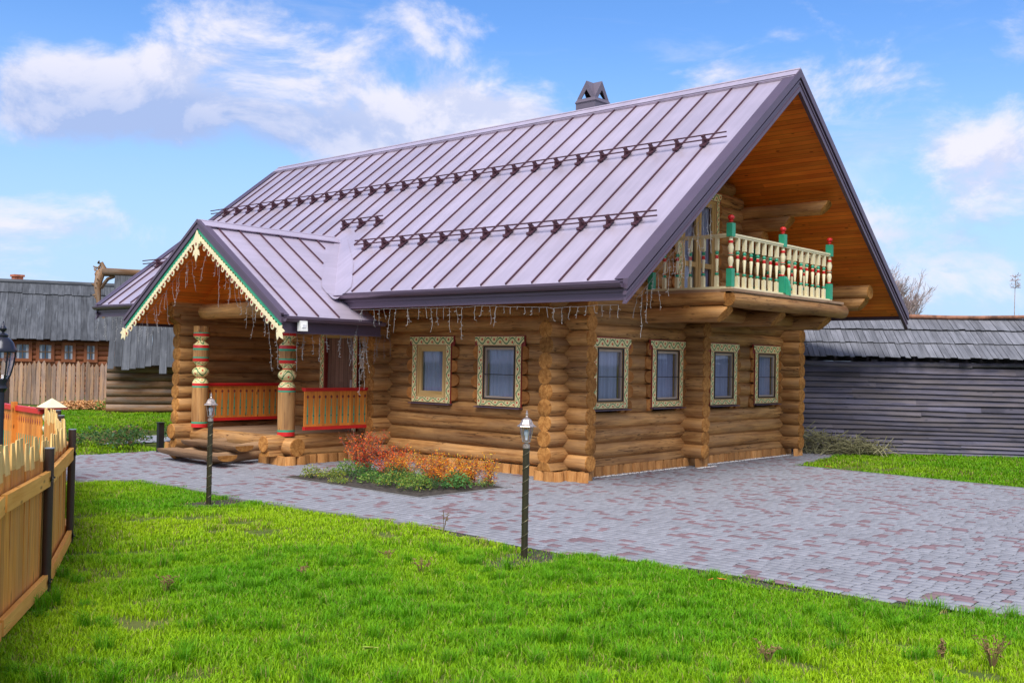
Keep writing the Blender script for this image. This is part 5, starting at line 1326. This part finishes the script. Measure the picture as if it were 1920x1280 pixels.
m = MB(); z = 0
while z < 2.2: m.hexa([S0+n*3.9+Vector((0, 0, z)), S0+u*LS+n*3.9+Vector((0, 0, z)), S0+u*LS+n*3.95+Vector((0, 0, z)), S0+n*3.95+Vector((0, 0, z)), S0+n*3.9+Vector((0, 0, z+.19)), S0+u*LS+n*3.9+Vector((0, 0, z+.19)), S0+u*LS+n*3.95+Vector((0, 0, z+.19)), S0+n*3.95+Vector((0, 0, z+.19))]); z += .2
m.build('plank_wall', m_greyb, sh)
# ------------------------------------------------------------------ trees and brush
def bare_tree(name, loc, h, spread, label, seed, depth=5, group=None, lean=0, r0=.09, nb=3):
    random.seed(seed); t = thing(name, label, 'tree', loc, 0, group)
    tr = MB(); cr = MB()
    def grow(p, d, L, r, k, mb):
        q = [p]; dd = d.copy(); n_ = 4
        for i in range(n_): dd = (dd+Vector((random.gauss(0, .10), random.gauss(0, .10), random.gauss(.03, .05)))).normalized(); q.append(q[-1]+dd*(L/n_))
        mb.tube(q, [max(.0075, r*(1-.45*i/n_)) for i in range(n_+1)], 5 if k > 3 else 3, cap=False)
        if k == 0: return
        for j in range(nb+(1 if k < 3 else 0)):
            b = q[random.randint(1, n_)]; a = random.random()*6.28; sp_ = random.uniform(.35, .8)*spread
            nd = (dd+Vector((math.cos(a)*sp_, math.sin(a)*sp_, random.uniform(-.1, .3)))).normalized(); grow(b, nd, L*random.uniform(.55, .8), r*.55, k-1, cr)
    grow(Vector((0, 0, 0)), Vector((lean, 0, 1)).normalized(), h*.42, r0, depth, tr)
    tr.build('trunk', m_bark, t, smooth=True); cr.build('crown', m_bark, t); random.seed(seed+50); return t
bare_tree('bare_tree', (42.0, 10.0, 0), 7.9, .95, 'bare rounded tree rising behind the shed roof beside the house gable', 21, 6, nb=4, r0=.075)
bare_tree('bare_tree', (43.5, 5.5, 0), 4.9, .9, 'small dark bare tree behind the shed ridge at the right edge', 33, 5, r0=.07)
tt = thing('bare_tree', 'thin leafless stem with a twiggy tuft above the shed at the right edge', 'tree', (44.0, 5.3, 0))
m = MB(); m.tube([(0, 0, 0), (.05, 0, 3), (0, .03, 5.2), (.02, 0, 7.1)], [.045, .035, .02, .012], 5); m.build('trunk', m_bark, tt)
m = MB()
for i in range(26):
    z = random.uniform(6.3, 7.05); a = random.random()*6.28; d = Vector((math.cos(a)*.28, math.sin(a)*.28, random.uniform(-.05, .2))); m.tube([(0, 0, z), Vector((0, 0, z))+d], .014, 3); m.tube([Vector((0, 0, z))+d*.6, Vector((0, 0, z))+d*.8+Vector((random.uniform(-.1, .1), random.uniform(-.1, .1), .1))], .012, 3)
m.build('crown', m_bark, tt)
random.seed(5)
m = MB()
for i in range(420):
    f = random.random(); c = Vector((8.75+.95*f, -.05-1.45*f, 0)); c += Vector((random.gauss(0, .18), random.gauss(0, .22), random.uniform(0, .55)*(1-.6*f)))
    d = Vector((random.gauss(0, .6), random.gauss(0, 1), random.gauss(.1, .5))).normalized()*random.uniform(.12, .38); m.tube([c-d, c+Vector((0, 0, random.uniform(-.05, .08))), c+d], [.010, .008, .005], 3, cap=False)
tag(m.build('brush_pile', plain('cut_twigs', (.20, .19, .10), .9, var=.45, nscale=5)), 'pile of cut twigs against the dark plank shed beside the house corner', 'brush pile')
# ------------------------------------------------------------------ flower bed plants
def leaves_mesh(name, P, S, C, parent, ml=None, up=.3, seed=0):
    """one mesh of many small bent leaves; P centres, S sizes, C colours"""
    r = np.random.default_rng(seed); n = len(P); P = np.array(P); S = np.array(S)[:, None]
    a = r.normal(size=(n, 3)); a[:, 2] *= .6; a /= np.linalg.norm(a, axis=1)[:, None]
    nn = r.normal(size=(n, 3))*.6+np.array([0, 0, up*2]); b = np.cross(nn, a); b /= np.linalg.norm(b, axis=1)[:, None]; k = np.cross(a, b)*.18
    V = np.stack([P-a*S, P+b*S*.42+k*S, P+a*S, P-b*S*.42+k*S], 1)
    F = (np.arange(n)*4)[:, None]+np.array([0, 1, 2, 3]); o = npmesh(name, V.reshape(-1, 3), F, np.repeat(np.array(C), 4, 0), ml or m_leaf)
    o.parent = parent; return o
def barberry(loc, h, w_, label, seed, pal, sparse=1.0):
    h *= .86; rr = random.Random(seed); t = thing('autumn_shrub', label, 'shrub', loc, 0, 'autumn shrubs in the flower bed')
    m = MB(); P = []; S = []; C = []
    for i in range(int(34*sparse)):
        a = rr.random()*6.28; sp_ = rr.uniform(.1, 1)*w_; q = [Vector((rr.gauss(0, .05), rr.gauss(0, .05), 0))]; H = h*rr.uniform(.55, 1.05); n_ = 6; tx = Vector((math.cos(a)*sp_, math.sin(a)*sp_, H))
        for j in range(1, n_+1): f = j/n_; q.append(q[0]+Vector((tx.x*f**.8, tx.y*f**.8, tx.z*f))+Vector((rr.gauss(0, .018), rr.gauss(0, .018), 0)))
        m.tube(q, [.006*(1-.7*j/n_) for j in range(n_+1)], 3, cap=False)
        for s in range(5):
            k = rr.randint(1, n_-1); d = Vector((rr.gauss(0, 1), rr.gauss(0, 1), rr.uniform(.1, 1))).normalized()*rr.uniform(.06, .17); m.tube([q[k], q[k]+d], [.003, .0015], 3, cap=False)
            for l in range(rr.randint(3, 8)):
                if rr.random() < .25: continue
                P.append(q[k]+d*rr.random()+Vector((rr.gauss(0, .018), rr.gauss(0, .018), rr.gauss(0, .018)))); S.append(rr.uniform(.013, .025))
        for l in range(16):
            k = rr.uniform(1, n_-.01); p = q[int(k)].lerp(q[int(k)+1], k % 1); P.append(p+Vector((rr.gauss(0, .03), rr.gauss(0, .03), rr.gauss(0, .02)))); S.append(rr.uniform(.013, .025))
    for p in P: c = rr.choice(pal); v = rr.uniform(.75, 1.2); C.append(tuple(min(1, x*v) for x in c))
    m.build('stem', plain('shrub_stem', (.17, .09, .07), .8), t); leaves_mesh('foliage', P, S, C, t, seed=seed, up=.2); return t
RED = [(.85, .13, .03), (.92, .22, .05), (.80, .09, .05), (.95, .34, .05)]; ORG = [(.95, .32, .03), (.92, .20, .03), (.95, .45, .04), (.95, .55, .06)]; YEL = [(.95, .50, .04), (.95, .36, .03), (.85, .18, .04), (.92, .62, .08)]
for x, y, h, w_, lab, pal, sp_ in ((-2.1, 2.85, .92, .46, 'tallest red-orange shrub at the porch end of the flower bed', RED, 1.5), (-1.95, 2.3, .66, .50, 'red leafy shrub next to the tallest one in the flower bed', RED, 1.3),
        (-2.15, 1.8, .48, .42, 'low orange-red shrub in the middle left of the flower bed', ORG, 1.1), (-1.85, 1.35, .58, .40, 'thin orange shrub in the middle of the flower bed', YEL, .9), (-2.1, .95, .50, .40, 'bright orange shrub right of the middle of the flower bed', ORG, 1.2),
        (-1.9, .5, .56, .38, 'yellow-orange shrub near the house-corner end of the flower bed', YEL, 1.2), (-2.3, .42, .42, .26, 'lowest orange shrub at the near corner of the flower bed', ORG, .9), (-1.75, .15, .62, .2, 'sparse twiggy shrub with few yellow leaves at the end of the flower bed', YEL, .45)):
    barberry((x, y, 0), h, w_, lab, int(h*1000+y*10), pal, sp_)
GRN = [(.10, .26, .035), (.16, .33, .05), (.22, .38, .06), (.07, .20, .05), (.34, .44, .10)]
def greenplant(loc, h, w_, label, seed, pal, ls=.022, n_=420, group='low green plants in the flower bed', nm='leafy_plant', cat='plant'):
    rr = random.Random(seed); t = thing(nm, label, cat, loc, 0, group); P = []; S = []; C = []; m = MB()
    for i in range(n_):
        a = rr.random()*6.28; r = w_*math.sqrt(rr.random()); z = h*(1-(r/w_)**2*.6)*rr.uniform(.25, 1.05); P.append((r*math.cos(a), r*math.sin(a), z+.02)); S.append(ls*rr.uniform(.6, 1.3)); c = rr.choice(pal); v = rr.uniform(.7, 1.25); C.append(tuple(x*v for x in c))
    for i in range(14):
        a = rr.random()*6.28; r = w_*rr.uniform(.2, .8); m.tube([(0, 0, 0), (r*.5*math.cos(a), r*.5*math.sin(a), h*.4), (r*math.cos(a), r*math.sin(a), h*.8)], .004, 3, cap=False)
    m.build('stem', plain('green_stem', (.10, .16, .04), .8), t); leaves_mesh('foliage', P, S, C, t, seed=seed, up=.5); return t
DKG = [(.05, .14, .035), (.08, .20, .05), (.06, .16, .07)]; GOLD = [(.45, .42, .06), (.30, .38, .06), (.2, .33, .05)]
gp = [(-3.30, 2.75, .22, .20, 'yellow-green sprig at the far-left corner of the flower bed', GOLD, .022, 240), (-3.15, 2.40, .20, .24, 'light green low plant near the left end of the flower bed', GOLD, .018, 420), (-2.75, 2.45, .30, .28, 'fresh green bushy plant under the tallest red shrub', GRN, .025, 480),
      (-2.80, 1.95, .28, .27, 'dull green plant left of the bed centre', DKG+GRN[:1], .022, 480), (-3.0, 1.55, .20, .25, 'low spreading green plant on the front of the bed', GRN, .022, 430), (-2.6, 1.45, .30, .26, 'dark green plant before the orange shrubs', DKG, .024, 470), (-3.05, 1.05, .24, .26, 'pale mixed green plant at the bed front', GRN+GOLD[:1], .022, 440),
      (-2.65, .95, .28, .26, 'green plant with fine leaves in the bed centre', GRN, .018, 560), (-3.1, .45, .27, .28, 'large light-green clump at the near corner of the flower bed', GRN+GOLD, .024, 560), (-2.75, .35, .22, .22, 'small dark clump behind the near corner clump', DKG, .022, 340), (-2.45, .18, .30, .24, 'broad-leaved mid green plant at the right of the bed', [(.13, .33, .09), (.18, .38, .11)], .036, 260), (-1.95, .08, .14, .18, 'tiny green seedlings at the right tip of the bed', GRN, .018, 150), (-3.38, 1.9, .10, .2, 'flat yellow-green groundcover at the left edge of the bed', GOLD, .016, 240)]
for i, (x, y, h, w_, lab, pal, ls, n_) in enumerate(gp): greenplant((x, y, 0), h, w_, lab, 900+i, pal, ls, n_)
# weeds and leaves in the lawn
def dryweed(loc, h, label, seed, n_=9):
    h *= .75
    rr = random.Random(seed); m = MB()
    for i in range(n_):
        a = rr.random()*6.28; w_ = rr.uniform(.02, .12); q = [Vector((0, 0, -.03)), Vector((math.cos(a)*w_*.4, math.sin(a)*w_*.4, h*.5*rr.uniform(.7, 1))), Vector((math.cos(a)*w_, math.sin(a)*w_, h*rr.uniform(.6, 1)))]
        m.tube(q, [.0035, .003, .0015], 3, cap=False)
        for j in range(5):
            p = q[1].lerp(q[2], rr.random()); d = Vector((rr.gauss(0, 1), rr.gauss(0, 1), rr.gauss(0, .6))).normalized()*.03; m.tube([p, p+d], [.006, .002], 3)
    o = m.build('dry_weed', plain('dry_weed_brown', (.20, .13, .05), .9, var=.4), None, loc); return tag(o, label, 'weed', 'dry weeds in the lawn')
dryweed((-9.24, -3.14, 0), .24, 'dark dried weed in the lawn beside the new picket fence', 1); dryweed((-7.39, -7.75, 0), .2, 'small brown dried weed near the bottom right of the lawn', 2); dryweed((-6.4, -8.89, 0), .30, 'tall brown dried weed in the bottom right corner of the lawn', 3, 16); dryweed((-6.5, -8.6, 0), .22, 'smaller brown weed just behind the tall one at bottom right', 4, 9)
dryweed((-5.3, -2.45, 0), .36, 'thin grey dried stalk at the edge of the paving', 5, 5); dryweed((-7.1, -4.0, 0), .2, 'reddish dried stalks in the middle of the lawn', 6, 8); dryweed((-6.9, -3.3, 0), .16, 'short brown stalk in the lawn before the paving', 7, 6); dryweed((-8.0, -3.4, 0), .15, 'little brown stalks left of the lawn centre', 8, 6)
def fallen(loc, s, col, label, seed):
    m = MB(); n = 10; rr = random.Random(seed); pts = []
    for k in range(n): a = 2*PI*k/n; r = s*(1 if k % 2 else .55); pts.append((r*math.cos(a), r*math.sin(a)*.8, .01*rr.random()))
    m.prism(pts, (0, 0, .003)); o = m.build('fallen_leaf', plain('leaf_'+str(seed), col, .6), None, loc, rr.random()*3); o.rotation_euler.x = .4; tag(o, label, 'leaf', 'fallen leaves on the grass')
fallen((-9.2, -5.74, .04), .06, (.55, .62, .12), 'yellow-green fallen leaf on the lawn near the bottom centre', 1); fallen((-5.48, -6.27, .05), .045, (.8, .22, .03), 'orange fallen leaf on the grass by the paving edge', 2); fallen((-5.55, -6.2, .05), .03, (.8, .25, .05), 'smaller orange leaf beside the other orange leaf', 3); fallen((5.55, -2.2, .05), .08, (.75, .35, .08), 'orange leaf on the small lawn by the shed', 4)
# wild plants in the back lawn, left
rr = random.Random(4)
for i in range(9):
    f = i/8; x = -5.2+3.6*f+rr.gauss(0, .25); y = 10.6+.5*math.sin(i)+rr.gauss(0, .4)
    greenplant((x, y, 0), rr.uniform(.3, .5), rr.uniform(.3, .5), ['first', 'second', 'third', 'fourth', 'fifth', 'sixth', 'seventh', 'eighth', 'ninth'][i]+' weed clump from the left on the grass beyond the paving', 300+i, DKG+[(.25, .15, .09), (.16, .24, .05)], .045, 330, 'weeds beyond the paving', 'weed_clump', 'weeds')
for x, y, wh in ((4.6, 23.6, 'second clump from the left'), (5.6, 22.4, 'third clump from the left'), (6.6, 21.9, 'rightmost clump'), (3.9, 23.9, 'leftmost clump')): greenplant((x, y, 0), .5, .55, wh+' of low nettles along the foot of the old barn', int(x*10), GRN, .06, 260, 'nettles by the barn', 'weed_clump', 'weeds')
m = MB(); rr = random.Random(9)
for i in range(700):
    f = i/700; x = .5+8.0*f; y = -.16-rr.random()*.07; s = rr.uniform(.008, .02)
    if 3.5 < x < 4.2: y -= .28
    m.lathe([(s*.5, 0, 0), (s, s*.5, 0), (s*.4, s, 0)], (x, y, 0), 5, t=.5)
tag(m.build('white_gravel', m_gravel), None, None, kind='stuff')
